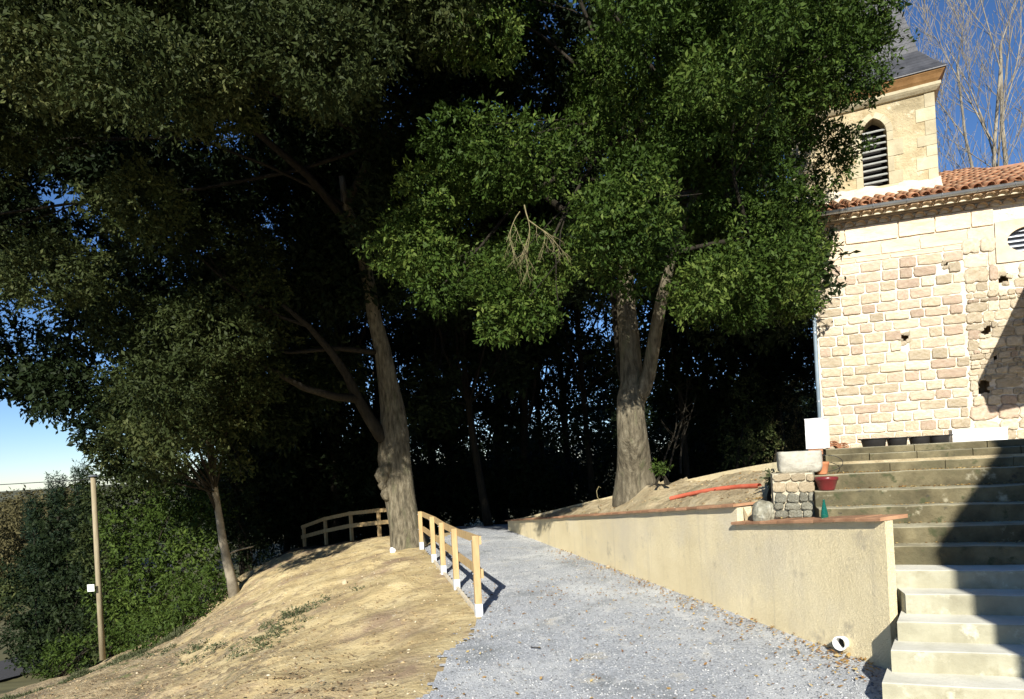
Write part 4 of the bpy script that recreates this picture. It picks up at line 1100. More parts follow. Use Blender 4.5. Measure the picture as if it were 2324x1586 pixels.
# ---- the leaning oak on the bank
tA = P(925,1246,17.0); tA.z -= .25
oakA = thing('oak_tree', tA, 'huge leaning evergreen oak with burred trunk on the sandy bank', 'tree')
trk = [(930,1270,17),(926,1235,17),(918,1190,17),(910,1140,17.05),(902,1090,17.1),(896,1040,17.1),(896,985,17.15),(892,930,17.2),(880,860,17.1),(868,790,17),(850,720,16.8),(838,650,16.6),(824,580,16.4),(806,520,16.2),(786,468,16.0),(775,400,15.9)]
wid = [102,84,72,69,72,72,66,56,44,38,32,28,26,23,20,12]
obj('trunk', MB().tube(pts_(trk), rad(wid,17), 20, wob=.075, seed=5), m_bark, oakA, smooth=True)
for q,(x,y,w) in enumerate(((872,1078,26),(880,1120,20),(885,1060,22),(874,1100,18))):
    c = P(x,y,16.8); b = MB(); 
    pts = [c+Vector((0,0,-w/1500*17*.9)),c+Vector((-.03,-.02,-w/1500*17*.4)),c+Vector((-.05,-.05,0)),c+Vector((-.03,-.02,w/1500*17*.45)),c+Vector((.05,0,w/1500*17*.9))]
    r = w/2/1500*17; obj('burl', b.tube(pts,[r*.4,r*1.0,r*1.2,r*.9,r*.3],10,wob=.15,seed=q), m_bark, oakA, smooth=True)
limbs = [([(892,1010,17.1),(862,985,17),(838,950,16.9),(812,905,16.7),(786,850,16.5),(752,800,16.2),(700,740,15.6),(640,690,15)],[44,34,28,24,20,16,12,8]),
         ([(896,950,17.2),(885,880,17.6),(862,800,18),(850,720,18.4),(845,600,18.8),(850,450,19)],[40,34,28,26,20,14]),
         ([(812,905,16.7),(760,900,16.2),(690,880,15.6),(600,830,15),(520,800,14.4)],[20,17,14,10,6]),
         ([(868,800,17),(760,790,16.5),(660,800,16),(560,790,15.4)],[14,11,8,5]),
         ([(800,520,16.2),(700,400,15),(560,280,14),(400,180,13)],[18,16,12,8]),
         ([(786,468,16),(850,330,15.2),(960,200,14.6),(1040,60,14)],[16,14,11,8])]
for i,(l,w) in enumerate(limbs): obj('limb', MB().tube(pts_(l), rad(w,16.5), 12, wob=.07, seed=i+20), m_bark_dark, oakA, smooth=True)  # dark bark puts the crown's shade into the limb colour
polyA = [(-420,-420),(1000,-420),(1040,120),(1000,330),(860,420),(700,460),(560,620),(620,760),(560,900),(520,1010),(430,1080),(300,1050),(210,980),(110,880),(40,800),(-60,700),(-420,650)]
voidsA = [(640,560,260,230),(390,370,55,130),(450,420,80,60),(900,230,90,90),(230,560,50,70),(130,330,40,60),(1180,120,120,110),(300,120,60,50),(760,380,110,60),(180,760,50,60)]
cA = sample(polyA, 50, (11.5,15.5), 1, voidsA, 1.15)
polyA2 = [(-420,-420),(1100,-420),(1080,520),(900,640),(760,820),(600,980),(470,1040),(250,980),(-420,560)]
cA2 = sample(polyA2, 120, (15.5,20.5), 2, [(870,200,40,35),(640,590,45,35),(90,330,40,50),(620,1000,90,70)], 1.0)
cA2 += [P(x,y,d) for x,y,d in ((770,370,18),(820,400,17.5),(740,430,18.5),(850,340,18),(690,380,18.5),(800,460,18.5),(620,330,18),(780,300,17.5),(870,450,18.5),(560,400,19),(700,300,19))]
rA = np.random.RandomState(1).uniform(.6,1.0,(len(cA),1))*np.array([[1.05,1,.72]])
rA2 = np.random.RandomState(2).uniform(.8,1.3,(len(cA2),1))*np.array([[1.05,1,.8]])
foliage('crown', arr(cA), rA, (rA[:,0]**2*620).astype(int), .098, m_leaf_l, oakA, 3, k=9, spread=.17)
foliage('crown', arr(cA2), rA2, (rA2[:,0]**2*330).astype(int), .18, m_leaf_dark, oakA, 4, k=8, spread=.25)  # deep layer, its shade painted by the darker leaf
polyA3 = [(-420,-500),(1080,-500),(1040,60),(940,250),(820,330),(700,330),(600,420),(420,560),(330,700),(180,760),(20,700),(-420,600)]
cA3 = sample(polyA3, 40, (8.6,11.5), 7, voidsA, .95)
rA3 = np.random.RandomState(4).uniform(.45,.75,(len(cA3),1))*np.array([[1.05,1,.72]])
foliage('crown', arr(cA3), rA3, (rA3[:,0]**2*1100+30).astype(int), .078, m_leaf_l, oakA, 6, k=9, spread=.17)
cA4 = sample([(-80,-700),(1080,-700),(1050,40),(760,130),(700,230),(330,250),(60,200)], 62, (8.4,9.8), 71, [(900,60,60,60)], .75)+[P(425+(q%2)*40-20,-520+q*78,9.0+.2*(q%3)) for q in range(10)]  # clumps added, mostly above the view, to shade the trunk and limbs
rA4 = np.random.RandomState(5).uniform(.5,.75,(len(cA4),1))*np.array([[1.05,1,.75]])
foliage('crown', arr(cA4), rA4, (rA4[:,0]**2*950+20).astype(int), .085, m_leaf_l, oakA, 72, k=9, spread=.18)
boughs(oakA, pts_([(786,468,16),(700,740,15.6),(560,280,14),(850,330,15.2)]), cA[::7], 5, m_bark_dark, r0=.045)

# ---- the upright oak on the mound
tB = P(1440,1106,12.7); tB.z = min(tB.z, mz(tB.x,tB.y))-.15
oakB = thing('oak_tree', tB, 'tall evergreen oak with forked grey trunk growing on the earth mound and overhanging the church', 'tree')
trk = [(1445,1122,12.75),(1441,1100,12.7),(1438,1062,12.6),(1436,1025,12.4),(1433,985,12.2),(1430,945,12.25),(1431,905,12.3),(1434,870,12.35),(1432,820,12.4),(1428,760,12.4),(1422,700,12.5),(1420,620,12.6),(1424,520,12.7),(1440,400,12.9),(1450,260,13)]
wid = [116,98,80,72,66,64,64,52,48,46,42,36,30,24,16]
_tb = pts_(trk); _tb = [_tb[0]+Vector((0,0,-.45))]+_tb
obj('trunk', MB().tube(_tb, [rad(wid,12.3)[0]*1.06]+rad(wid,12.3), 20, wob=.06, seed=9), m_bark, oakB, smooth=True)
limbs = [([(1438,915,12.3),(1458,885,12.2),(1472,850,12.1),(1480,800,12.0),(1490,740,11.9),(1505,660,11.7),(1530,560,11.4),(1580,430,11)],[46,38,32,30,27,24,20,14]),
         ([(1428,890,12.4),(1412,840,12.7),(1404,770,13),(1396,690,13.3),(1380,580,13.6),(1350,450,13.8)],[26,24,22,20,16,10]),
         ([(1420,640,12.6),(1330,520,12),(1220,430,11.4),(1120,390,11)],[22,18,13,8]),
         ([(1500,680,11.7),(1590,600,12.0),(1680,540,12.4),(1760,520,12.8)],[16,12,8,4]),
         ([(1440,400,12.9),(1550,260,12.8),(1690,150,12.8),(1830,80,12.6)],[16,12,9,5])]
for i,(l,w) in enumerate(limbs): obj('limb', MB().tube(pts_(l), rad(w,12.3), 12, wob=.06, seed=i+40), m_bark if i==0 else m_bark_dark, oakB, smooth=True)  # all but the first limb take the bark darkened for shade
polyB = [(1000,-420),(1950,-420),(1950,-60),(1940,60),(1900,180),(1830,250),(1800,330),(1800,430),(1780,520),(1770,640),(1740,700),(1640,700),(1540,640),(1450,600),(1350,640),(1290,600),(1150,620),(960,640),(900,560),(900,400),(990,330),(1050,150)]
voidsB = [(1330,420,110,100),(1250,190,100,110),(1660,440,40,80),(1510,430,50,50),(1760,300,30,40),(1340,60,90,70),(1060,480,50,45),(1340,570,60,45),(1060,150,60,80)]
cB = sample(polyB, 58, (10.6,13.2), 11, voidsB, .85)
hero = [(1150,340,9.9,.62),(1040,320,10.2,.55),(1230,370,10,.5),(980,430,10.5,.5),(960,580,10.6,.5),(1000,650,10.5,.42),(930,540,11,.45),(1120,630,9.8,.36),(1150,700,9.8,.33),(1190,560,9.9,.3),(1205,650,9.8,.36),(1215,720,9.8,.30),
        (1130,740,9.9,.26),(1430,500,9.7,.55),(1420,520,9.0,.42),(1470,460,9.0,.40),(1375,470,9.1,.40),(1440,390,9.2,.42),(1390,560,9.7,.5),(1480,560,9.8,.45),(1430,620,9.8,.38),(1600,640,9.8,.42),(1570,680,9.9,.32),(1660,600,10,.35),(1590,200,9.9,.5),(1670,250,9.9,.52),(1560,290,10,.45),(1500,100,10,.6),(1700,80,10.2,.6),
        (1850,90,10.5,.55),(1925,110,10.6,.42),(1965,190,10.7,.27),(1922,330,12.7,.32),(1888,385,12.8,.28),(1880,310,12.7,.26),(1825,440,12.8,.38),(1810,500,13,.38),(1818,580,13.2,.36),(1815,640,13.2,.34),(1845,215,12,.36),(1790,470,11.8,.42),(1700,330,10.9,.5),(1760,230,10.9,.5),(1740,420,11.1,.5),(1620,360,10.7,.42),(1700,500,11,.45),(1790,330,11.8,.42),(1640,470,11,.4),(1760,560,11.3,.42),(1780,620,10.6,.45),(1820,560,11.9,.38),(1810,680,11.9,.33),(1700,700,10.8,.35),(1330,300,10.6,.4),(1520,340,10.4,.35),
        (1480,30,10.3,.5),(1600,20,10.4,.5),(1930,0,10.6,.45),(1985,70,10.7,.22),(1900,180,10.6,.42)]
cH = [P(x,y,d) for x,y,d,r in hero]
rB = np.random.RandomState(6).uniform(.5,.8,(len(cB),1))*np.array([[1.05,1,.75]])
rH = np.array([[r*1.05,r,r*.78] for *_,r in hero])
foliage('crown', arr(cH), rH, (rH[:,1]**2*800+40).astype(int), .082, m_leaf, oakB, 12, k=9, spread=.15)
foliage('crown', arr(cB), rB, (rB[:,1]**2*650+30).astype(int), .088, m_leaf, oakB, 13, k=8, spread=.16)
polyB2 = [(900,-420),(1900,-420),(1860,150),(1800,400),(1800,680),(1500,680),(1150,640),(900,600)]
cB2 = sample(polyB2, 100, (13.2,16.5), 14, [(1330,430,50,45),(1690,410,45,60),(1240,230,40,40),(1760,330,30,40),(1640,420,30,50),(1500,440,30,30)], .9)
rB2 = np.random.RandomState(7).uniform(.7,1.1,(len(cB2),1))*np.array([[1.05,1,.8]])
foliage('crown', arr(cB2), rB2, (rB2[:,0]**2*330).astype(int), .14, m_leaf_dark, oakB, 15, k=8, spread=.22)  # inner layer in the leaf colour darkened to pass for shade
cB3 = sample([(1050,-500),(1900,-500),(1900,40),(1850,150),(1560,230),(1400,160),(1200,330),(1060,250)], 17, (8.8,10), 16, voidsB, .9)
rB3 = np.random.RandomState(17).uniform(.4,.62,(len(cB3),1))*np.array([[1.05,1,.75]])
foliage('crown', arr(cB3), rB3, (rB3[:,0]**2*800+30).astype(int), .082, m_leaf, oakB, 18, k=9, spread=.15)
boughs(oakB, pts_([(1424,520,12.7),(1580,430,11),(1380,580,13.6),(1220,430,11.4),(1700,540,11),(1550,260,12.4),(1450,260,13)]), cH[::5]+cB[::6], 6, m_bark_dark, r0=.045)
# dead twigs hanging from the crown
mb = MB(); rr = random.Random(5)
def twigs(a, d, L, r, lev):
    p = [a]; dd = d.copy()
    for i in range(5):
        dd = (dd+Vector((rr.uniform(-.25,.25),rr.uniform(-.2,.2),-.12))).normalized(); p.append(p[-1]+dd*L/5)
        if lev and i>=1 and rr.random()<.8:
            s = (dd+Vector((rr.uniform(-1,1),rr.uniform(-.5,.2),rr.uniform(-.5,.2)))*.9).normalized(); twigs(p[-1],s,L*.62,r*.55,lev-1)
    mb.tube(p,[r*(1-.13*i) for i in range(6)],5,caps=False)
twigs(P(1190,465,9.2), Vector((.12,-.1,-1)), .55, .011, 3); twigs(P(1180,480,9.25), Vector((-.5,-.1,-.8)), .48, .008, 3); twigs(P(1200,500,9.2), Vector((.7,-.1,-.6)), .5, .008, 3)
obj('dead_twigs', mb, m_twig, oakB)

# ---- slender tree left of the bank
tC = P(530,1345,18.3); tC.z -= .2
slim = thing('slender_tree', tC, 'slender pale leaning tree at the left edge of the bank in front of dark shrubs', 'tree')
obj('trunk', MB().tube(pts_([(533,1355,18.3),(526,1320,18.3),(514,1270,18.2),(505,1225,18.1),(497,1170,18),(488,1115,17.8),(478,1040,17.4),(468,950,17),(460,860,16.5)]), rad([28,22,20,18,16,15,13,10,7],18), 12, wob=.08, seed=3), m_bark_pale, slim, smooth=True)
obj('limb', MB().tube(pts_([(511,1260,18.2),(540,1248,18.3),(575,1240,18.5)]), rad([6,4,3],18), 6), m_bark_pale, slim, smooth=True)
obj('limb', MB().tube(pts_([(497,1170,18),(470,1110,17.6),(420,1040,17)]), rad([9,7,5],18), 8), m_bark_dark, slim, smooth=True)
polyC = [(300,830),(560,560),(640,700),(580,860),(560,1000),(520,1090),(440,1120),(330,1090),(250,1040)]
cC = sample(polyC, 34, (14.8,17), 21, (), .5)
rC = np.random.RandomState(8).uniform(.4,.72,(len(cC),1))*np.array([[1,1,.75]])
foliage('crown', arr(cC), rC, (rC[:,0]**2*380+20).astype(int), .11, m_leaf_l, slim, 22, k=8, spread=.18)
boughs(slim, pts_([(468,950,17),(488,1115,17.8),(460,860,16.5)]), cC, 8, m_bark_dark, r0=.03)

# ---- woodland behind: separate trees with dark trunks
wood_t = [(1045,1150,30,26,.5),(1112,1180,23,20,.9),(1193,1150,27,20,.6),(1256,1140,30,14,.6),(1140,1170,36,30,.8),(1300,1150,33,20,.5),(985,1160,32,24,.5),(765,1200,26,26,.5),(640,1230,27,18,.4),(560,1270,25,30,.5),(1350,1150,26,16,.5),(1560,1100,24,14,.5),(1625,1110,28,22,.5),(1700,1110,26,14,.5),(1790,1090,25,14,.5),(700,1220,34,22,.5),(850,1190,31,26,.5)]
nm = {0:'thick dark trunk left of the gap',1:'straightest dark trunk, seen just beyond the crest of the drive',2:'mid sized dark trunk in the middle of the sky gap',3:'thin dark trunk at the right of the sky gap'}
desc = ['dark broad woodland tree just right of the leaning oak','tall dark straight woodland tree beyond the crest of the gravel drive','dark woodland tree in the middle of the bright gap','thin dark woodland tree at the right side of the bright gap',
 'far dark woodland tree showing between two nearer trunks','far dark woodland tree left of the upright oak','far woodland tree half hidden by the leaning oak','dark woodland tree behind the shaded fence','thin dark woodland tree left of the shaded fence','stout dark woodland tree behind the slender pale tree',
 'dark woodland tree close behind the left edge of the upright oak trunk','thin woodland tree right of the upright oak trunk','stout woodland tree behind the middle of the earth mound','thin woodland tree behind the right of the earth mound','woodland tree beside the church corner','far stout woodland tree behind the shaded fence','far woodland tree directly behind the leaning oak']
for i,(px,py,D,w,lean) in enumerate(wood_t):
    b = P(px,py,D); x,y = b.x,b.y; zb = tz(x,y)-.2; rr = random.Random(100+i)
    t = thing('woodland_tree', (x,y,zb), desc[i], 'tree', group='dark woodland trees behind the drive')
    Hh = rr.uniform(13,18); r = w/2*D/F; tip = Vector((x+rr.uniform(-1,1),y+rr.uniform(-.5,1),zb+Hh))
    ax = bend((x,y,zb),tip,10,.025,200+i)
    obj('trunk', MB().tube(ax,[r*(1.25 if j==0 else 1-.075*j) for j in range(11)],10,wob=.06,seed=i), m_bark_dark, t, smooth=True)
    cs = []
    for q in range(34):
        zc = zb+rr.uniform(.26,1.02)*Hh; a = rr.uniform(0,6.28); rd_ = rr.uniform(.3,2.9); cs.append(Vector((x+rd_*math.cos(a),y+rd_*math.sin(a),zc)))
    cs = [c for c in cs if not (c.z < 4.6 and 900 < CX+F*(c.x/c.y) < 1420 and rr.random()<.5)]
    R_ = np.array([[rr.uniform(.7,1.25)]*3 for _ in cs])*np.array([[1,1,.7]])
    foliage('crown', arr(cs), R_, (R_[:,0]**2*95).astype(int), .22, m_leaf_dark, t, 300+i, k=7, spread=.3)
    boughs(t, ax[3:9], cs, 300+i, m_bark_dark, r0=.05)
# undergrowth of the wood: one unbroken mass
cs = sample([(540,1130),(700,1080),(900,1050),(1100,1080),(1250,1060),(1400,1010),(1560,960),(1750,930),(1860,900),(1860,1080),(1500,1120),(1300,1150),(1150,1170),(900,1190),(600,1260)], 210, (26,42), 31)
cs += sample([(560,1000),(880,980),(880,1180),(560,1220)], 45, (25,29), 33)
cs = [Vector((c.x,c.y,max(c.z,-1.5))) for c in cs]
R_ = np.random.RandomState(9).uniform(.7,1.5,(len(cs),1))*np.array([[1,1,.8]])
foliage('undergrowth', arr(cs), R_, (R_[:,0]**2*90).astype(int), .17, m_leaf_dark, None, 32, k=7, spread=.25, kind='stuff')
far = []
rr = random.Random(77)
for i in range(210):
    D = rr.uniform(42,58); x = rr.uniform(-24,26); far.append(Vector((x,D,rr.uniform(-1.5,6.5 if not(-6<x<7) else 4.2))))
R_ = np.random.RandomState(10).uniform(1.2,2.2,(len(far),1))*np.array([[1,1,.8]])
foliage('far_wood', arr(far), R_, (R_[:,0]**2*50).astype(int), .30, m_leaf_dark, None, 35, k=7, spread=.4, kind='stuff')

fl = []
for i in range(120):
    D = rr.uniform(40,62); x = -D*rr.uniform(.66,1.05); fl.append(Vector((x,D,rr.uniform(-4.5,.6-.0*D))))
R_ = np.random.RandomState(12).uniform(.9,1.9,(len(fl),1))*np.array([[1,1,.8]])
foliage('far_hedges', arr(fl), R_, (R_[:,0]**2*70).astype(int), .26, m_leaf_far, None, 36, k=7, spread=.35, kind='stuff')
# ---- shrubs and smaller plants, each its own
def shrub(name, label, cat, cl, leaf, mat, seed, per=260, group=None, k=8, stems=True, squash=.8, spread=.16):
    c = [P(x,y,D) for x,y,D,r in cl]; R = np.array([[r,r,r*squash] for *_,r in cl])
    lo = min(c,key=lambda q:q.z); b = Vector((lo.x,lo.y,lo.z-R[0][0]*.7)); g = tz(b.x,b.y)
    t = thing(name, b, label, cat, group)
    foliage('foliage', arr(c), R, (R[:,0]**2*per+15).astype(int), leaf, mat, t, seed, k=k, spread=spread)
    if stems:
        mb = MB()
        for i,q in enumerate(c):
            mb.tube(bend(b+Vector((random.Random(seed+i).uniform(-.15,.15),0,-.2)),q,4,.08,seed+i),[.03,.025,.02,.015,.008],5,caps=False)
        obj('stems', mb, m_bark_dark, t, kind='stuff')
    return t
shrub('bush','bright green leafy bush hugging the left foot of the bank','bush',[(480,1330,18.5,.5),(455,1370,18,.45),(420,1400,17.6,.5),(440,1330,18.8,.6),(500,1300,18.8,.3)],.10,m_leaf_shrub,401,per=420)
shrub('bush','green bush low on the bank right of the utility pole','bush',[(370,1430,17.8,.5),(340,1460,17.3,.42),(390,1400,18.3,.5),(320,1420,18.6,.5)],.10,m_leaf_shrub,402,per=420)
shrub('bush','tall dark green hedge bush between the utility pole and the slender tree','bush',[(330,1280,20.5,1.0),(380,1210,20.5,1.0),(300,1200,21,1.0),(420,1290,20,.8),(360,1340,20,.9),(450,1230,20.5,.8),(320,1370,20.3,.8),(470,1160,20.5,.7),(400,1130,21,.8)],.13,m_leaf_shrub,403,per=230)
shrub('bush','olive coloured thicket under the big oak crown above the pole','bush',[(300,1110,22,1.1),(260,1170,22,1.0),(350,1080,21.5,1.0),(240,1240,22,.9),(260,1300,21.5,.8),(270,1400,21,.7),(250,1100,22.5,.9),(250,1460,20.5,.5)],.14,m_leaf_l,404,per=200)
shrub('bush','low dark shrubs growing under the slender tree','bush',[(540,1180,22,.9),(600,1140,24.5,1.0),(560,1240,21.5,.7),(620,1180,25,.8),(520,1120,21,.8)],.12,m_leaf_dark,405,per=230)
def cone(name,label,px,pyb,pyt,wpx,D,seed):
    b = P(px,pyb,D); tz_ = P(px,pyt,D).z; rr = random.Random(seed); H = tz_-b.z; R = wpx/2*D/F
    t = thing(name,b-Vector((0,0,.3)),label,'tree')
    cs = []; Rr = []
    for i in range(34):
        u = (i+.5)/34; r = R*(1-u**1.4)*.75; a = rr.uniform(0,6.28); q = r*rr.uniform(.2,1)
        cs.append(b+Vector((q*math.cos(a),q*math.sin(a),H*u))); s = max(.22,R*.42*(1-u*.75)); Rr.append([s,s,s*1.3])
    foliage('crown',arr(cs),np.array(Rr),(np.array(Rr)[:,0]**2*330+30).astype(int),.13,m_leaf_con,t,seed,k=9,lw=.2,droop=-.3,spread=.2)
    obj('trunk',MB().tube([b-Vector((0,0,.3)),b+Vector((0,0,H*.9))],[.16,.03],8),m_bark_dark,t,smooth=True)
shrub('bush','dark green thicket filling the gap behind the utility pole','bush',[(230,1300,23,1.0),(180,1350,23.5,1.1),(150,1250,24,1.1),(220,1200,24,1.1),(100,1380,24.5,1.1),(90,1290,25,1.0),(180,1450,22.5,.9),(110,1470,23,1.0),(250,1400,22,.9),(70,1440,24,.9),(240,1480,21.5,.6),(130,1170,25,.8)],.15,m_leaf_dark,406,per=260,k=8)
shrub('bush','broad green bush at the foot of the utility pole','bush',[(260,1430,20.5,.6),(290,1380,20.7,.7),(250,1350,20.8,.7),(300,1450,20,.5),(170,1480,21,.7),(120,1500,21.5,.6)],.11,m_leaf_shrub,407,per=300)
cone('conifer_tree','tall blue green conifer left of the utility pole, reaching highest',150,1520,1085,130,27,501)
cone('conifer_tree','lower blue green conifer at the far left edge of the conifer clump',95,1530,1140,90,28,502)
cone('conifer_tree','narrow dark conifer right behind the utility pole',208,1480,1062,70,26,503)
cone('conifer_tree','short ragged conifer between the two blue green ones',122,1525,1230,90,25.5,504)
for i,(x,y,D,r,l) in enumerate(((10,1290,44,3.6,'pale brown distant bush at the left edge of the view'),(48,1370,38,2.2,'distant olive bush beside the leftmost conifer'),(0,1440,34,1.6,'low brown bush above the road at the far left'))):
    shrub('bush',l,'bush',[(x,y,D,r*.8),(x-45,y+20,D+1,r*.7),(x+20,y+50,D,r*.7),(x-30,y-25,D+2,r*.6)],.24,m_leaf_far if i!=1 else m_leaf_l,510+i,per=110,spread=.35)
shrub('bush','sunlit olive bush behind the mound near the stone trough','bush',[(1690,985,17,.5),(1710,930,17.5,.45),(1680,1030,16.5,.42),(1730,1000,17,.4),(1700,880,18,.4)],.085,m_leaf_l,521,per=260)
shrub('bush','sparse bare-twigged bush between the mound and the church corner','bush',[(1790,960,18.5,.6),(1810,900,19,.6),(1760,1020,18,.5),(1820,1000,18,.45)],.07,m_leaf_far,522,per=110)
shrub('young_plant','small green sapling at the right foot of the upright oak','plant',[(1497,1066,11.6,.10),(1508,1060,11.6,.08),(1490,1056,11.6,.07)],.055,m_leaf_shrub,523,per=1500,k=5,spread=.05)
shrub('weed','green weed tuft on the mound beside the stone pillar','plant',[(1752,1082,8.5,.06),(1758,1092,8.4,.05)],.06,m_weed,524,per=3000,k=5,spread=.05)
# thin leaning saplings in the shade right of the oak
for i,(x0,y0,x1,y1) in enumerate(((1515,1080,1560,860),(1545,1075,1580,900),(1500,1075,1535,930))):
    a,b = P(x0,y0,15),P(x1,y1,15.5); m = MB().tube(bend(a,b,8,.05,i),[.025-.002*j for j in range(9)],6,caps=False)
    for q in range(6):
        s = bend(a,b,8,.05,i)[2+q]; m.tube(bend(s,s+Vector((random.Random(i*9+q).uniform(-.5,.5),-.1,.4)),3,.1,q),[.008,.006,.005,.003],4,caps=False)
    solo('sapling', m, m_bark_dark, a, ['bare thin sapling leaning right, tallest of three beside the oak trunk','bare thin sapling furthest right of three beside the oak trunk','bare thin sapling closest to the oak trunk'][i],'sapling',group='bare saplings behind the mound')

# ---- bare trees behind the church
def bare(px,pyb,D,Hm,seed,label,lean=(0,0),r=.16):
    rr = random.Random(seed); b = P(px,pyb,D); b = Vector((b.x,b.y,-1)); mb = MB(); mt = MB()
    t = thing('bare_tree', b, label, 'tree', group='bare winter trees behind the church roof')
    def grow(p,d,L,r,lev):
        n = 6; q = [p]; dd = d.copy()
        for i in range(n):
            dd = (dd+Vector((rr.uniform(-.10,.10),rr.uniform(-.10,.10),.045 if lev<3 else .07))).normalized(); q.append(q[-1]+dd*L/n)
        (mb if lev<2 else mt).tube(q,[max(.007,r*(1-.115*i)) for i in range(n+1)],7 if lev<2 else 4,caps=False)
        if lev>=4 or (lev==3 and rr.random()<.6): return
        for i in range(1,n+1):
            for _ in range(1 if lev!=1 else 2):
                if lev==0 and i<2: continue
                if rr.random()<.9:
                    az = rr.uniform(0,6.28); s = (dd*(1.15 if lev<2 else .9)+Vector((math.cos(az),math.sin(az),rr.uniform(-.1,.45)))*.62).normalized()
                    grow(q[i],s,L*rr.uniform(.38,.55)*(1.0 if lev else .85),r*(1-.115*i)*.5,lev+1)
    grow(b,Vector((lean[0],lean[1],1)).normalized(),Hm,r,0)
    obj('trunk',mb,m_bark_pale,t,smooth=True); obj('twigs',mt,m_bark_pale,t,kind='stuff')
bare(2325,420,27,19,1,'tall bare tree behind the church roof at the right edge of the view',(.0,0),.17)
bare(2240,420,25,17,2,'bare many branched tree rising in the middle behind the tiled roof',(-.02,0),.15)
bare(2290,420,34,22,3,'far slender bare tree between the two nearer ones',(-.03,0),.15)
bare(2175,440,29,13,4,'lower bare tree close beside the church tower',(.04,0),.10)

# ------------------------------------------------------------------ litter, chips, weeds
rs = np.random.RandomState(3)
n = 52000
Yc = 3.6+15*rs.rand(n)**2.0; Xc = rs.uniform(-3.2,4.2,n)
bxx = np.array([bound_x(y) for y in Yc])+.1+jb(Yc)
tt = (Xc-Wc.x)*(-wn_.x)+(Yc-Wc.y)*(-wn_.y)
ok = (Xc>bxx-.25*rs.rand(n)**3)&(tt<-.01)&(Xc<.53*Yc+.6)
pos = np.stack([Xc[ok],Yc[ok],grav_z(Xc[ok],Yc[ok])+.003],1)
chips('gravel_chips', n, pos, rs.uniform(.006,.019,len(pos))*(1+.0*Yc[ok]), m_stone_grey, 4, kind='stuff')
# clods and stones on the bank
n = 9000
Yc = 5+13*rs.rand(n); Xc = -11+12*rs.rand(n)
bxx = np.array([bound_x(y) for y in Yc]); ok = (Xc<bxx-.05)
Xc, Yc = Xc[ok],Yc[ok]; pos = np.stack([Xc,Yc,terrain(Xc,Yc)],1)
m_clod = M_('clods', [(0,(.20,.14,.07)),(.85,(.42,.32,.17)),(1,(.62,.55,.40))], attr='v', bump=0)
chips('bank_clods', n, pos, .008+.035*rs.rand(len(pos))**4, m_clod, 6, kind='stuff')
n = 6000
Xc = rs.uniform(-1.5,5,n); Yc = rs.uniform(6.5,20,n); ok = mound_in(Xc,Yc); Xc,Yc = Xc[ok],Yc[ok]
pos = np.stack([Xc,Yc,mound_z(Xc,Yc)],1); chips('mound_clods', n, pos, .006+.03*rs.rand(len(pos))**4, m_clod, 7, kind='stuff')
def litter(name, P_, leaf, mat, seed, **k):
    rs = np.random.RandomState(seed); m = len(P_)
    a = rs.uniform(0,6.28,m); L = leaf*rs.uniform(.5,1.3,m)
    d = np.stack([np.cos(a),np.sin(a),rs.uniform(-.2,.4,m)],1); s = np.stack([-np.sin(a),np.cos(a),rs.uniform(-.5,.5,m)],1)
    v = np.stack([P_,P_+d*(L*.5)[:,None]+s*(L*.25)[:,None],P_+d*L[:,None],P_+d*(L*.5)[:,None]-s*(L*.25)[:,None]],1).reshape(-1,3)
    return raw(name,v,np.arange(m*4).reshape(m,4),mat,np.repeat(rs.rand(m),4),**k)
pp = []
rr = random.Random(9)
for i in range(1500):          # drift along the foot of the wall
    t = rr.random()**1.2*9; o = .02+abs(rr.gauss(0,.28)); q = WP(t,o,0)
    if rr.random()<.4+.6*math.sin(t*2.3)**2: pp.append((q.x,q.y,GZ(q.y)+.02+rr.random()*.01))
for (px,py) in ((1400,1290),(1440,1330),(1370,1345),(1260,1350),(1890,1500),(1950,1505),(1800,1460),(1560,1385)):
    c = hit_gravel(px,py)
    for i in range(22): x=c.x+rr.gauss(0,.13); y=c.y+rr.gauss(0,.15); pp.append((x,y,GZ(y)+.02+rr.random()*.02))
for i in range(900):
    y = 3.6+8*rr.random(); x = rr.uniform(-.8,3.2); q=(x-Wc.x)*(-wn_.x)+(y-Wc.y)*(-wn_.y)
    if q<0 and x>bound_x(y): pp.append((x,y,GZ(y)+.02))
litter('fallen_leaves', np.array(pp), .045, m_leaf_dry, 5, kind='stuff')
pp = []
for i in range(1800):
    k = rr.choice((5,6,7,8,9,9,9,9,8)); s,z = nose(k); a = rr.uniform(.95,4.2); pp.append(tuple(wpt(a, s+ST-.005-abs(rr.gauss(0,.04 if k<9 else .07)), z+.006)))
for i in range(60):
    a_ = rr.uniform(0,6.28); r = .11*math.sqrt(rr.random()); pp.append((rc.x+r*math.cos(a_),rc.y+r*math.sin(a_),rc.z+.137))
litter('step_litter', np.array(pp), .032, m_leaf_dry, 6, kind='stuff')
pp = []
for i in range(1500):
    x = rr.uniform(0,4.2); y = rr.uniform(7,17)
    if bool(mound_in(np.array([x]),np.array([y]))[0]): pp.append((x,y,mz(x,y)+.01))
c = P(1735,1105,8.4)
for i in range(260): x=c.x+rr.gauss(0,.13); y=c.y+rr.gauss(0,.25); pp.append((x,y,mz(x,y)+.015))
litter('mound_litter', np.array(pp), .045, m_leaf_dry, 7, kind='stuff')
pp = []
for i in range(4200):
    px = rr.uniform(40,900); py = 1586-abs(rr.gauss(0,95)) if rr.random()<.6 else rr.uniform(1330,1586); D_ = None
    if rr.random() > 1.25-px/900: continue
    x_, z_ = ray(px,py)
    for s_ in range(90):
        D_ = 4.5+s_*.17
        if EYE+z_*D_ < tzf(x_*D_,D_)+.02: pp.append((x_*D_,D_,tzf(x_*D_,D_)+.015)); break
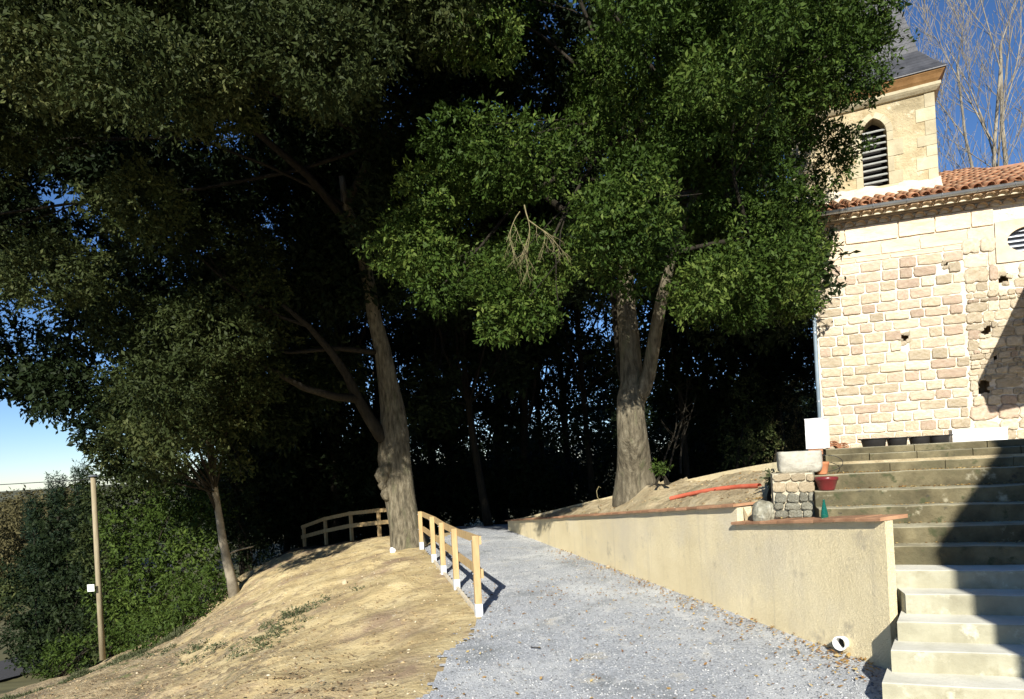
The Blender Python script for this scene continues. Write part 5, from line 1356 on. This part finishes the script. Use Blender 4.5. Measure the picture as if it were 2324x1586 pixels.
litter('bank_litter', np.array(pp), .05, M_('bank_litter_leaf', [(0,(.13,.085,.045)),(.5,(.30,.21,.11)),(1,(.46,.38,.22))], attr='v', bump=0), 17, kind='stuff')
# weeds on the bank
cl = []
for px,py,D in ((690,1390,12.3),(650,1420,11.6),(720,1370,12.8),(600,1450,11),(640,1390,12.4),(560,1490,10.4),(480,1450,12.2),(420,1470,13),(300,1510,14.5),(350,1500,13.8),(250,1530,15.5),(280,1490,16)):
    for i in range(5):
        q = P(px+rr.gauss(0,40),py+rr.gauss(0,14),D); q.z = tz(q.x,q.y)+.02; cl.append(q)
R_ = np.full((len(cl),3),.12)*np.array([[1.3,1.3,.4]])
foliage('bank_weeds', arr(cl), R_, np.full(len(cl),16), .05, m_weed, None, 61, k=6, spread=.06, kind='stuff')
# grass at the left foot of the bank
gl = []
for i in range(1400):
    px = rr.uniform(-60,420); py = 1500+ (420-px)*.10+rr.gauss(0,16); D = 16.5
    q = P(px,py,D-(px<200)*1.0); q.z = tz(q.x,q.y)+.02; gl.append(q)
foliage('verge_grass', arr(gl), np.full((len(gl),3),.06), np.full(len(gl),3), .10, m_weed, None, 62, k=6, spread=.05, lw=.12, droop=-.6, kind='stuff')
# pale stones lying by the leaning oak and low on the bank
for i,(px,py,r,l) in enumerate(((892,1264,.09,'small white stone on the sand at the foot of the leaning oak'),(780,1290,.07,'pale little stone halfway down the sandy bank'),(1380,1290,.05,'small buff stone at the foot of the cream wall'))):
    if i<2:
        q = P(px,py,(16,14)[i]); q.z = tz(q.x,q.y)+r*.3
    else: q = hit_gravel(px,py)+Vector((0,0,.02))
    rock('pebble_rock', q, (r*.8,r*.6,r), m_white if i==0 else m_pillarstone, l, seed=i+30, n=2)
# curled dry stem by the oak
q = P(1362,1140,13.6); solo('dry_stem', MB().tube([q,q+Vector((-.05,0,.12)),q+Vector((-.06,0,.24)),q+Vector((-.01,0,.33)),q+Vector((.03,0,.30))],.007,5), m_twig, q, 'curled dry stem sticking up at the left of the earth mound','plant')
q = hit_gravel(1215,1472); solo('stick', MB().tube([q+Vector((-.05,0,.02)),q+Vector((.0,-.03,.025)),q+Vector((.06,-.05,.02))],.006,5), m_bark_dark, q, 'small dark stick lying on the gravel near the bottom','stick')
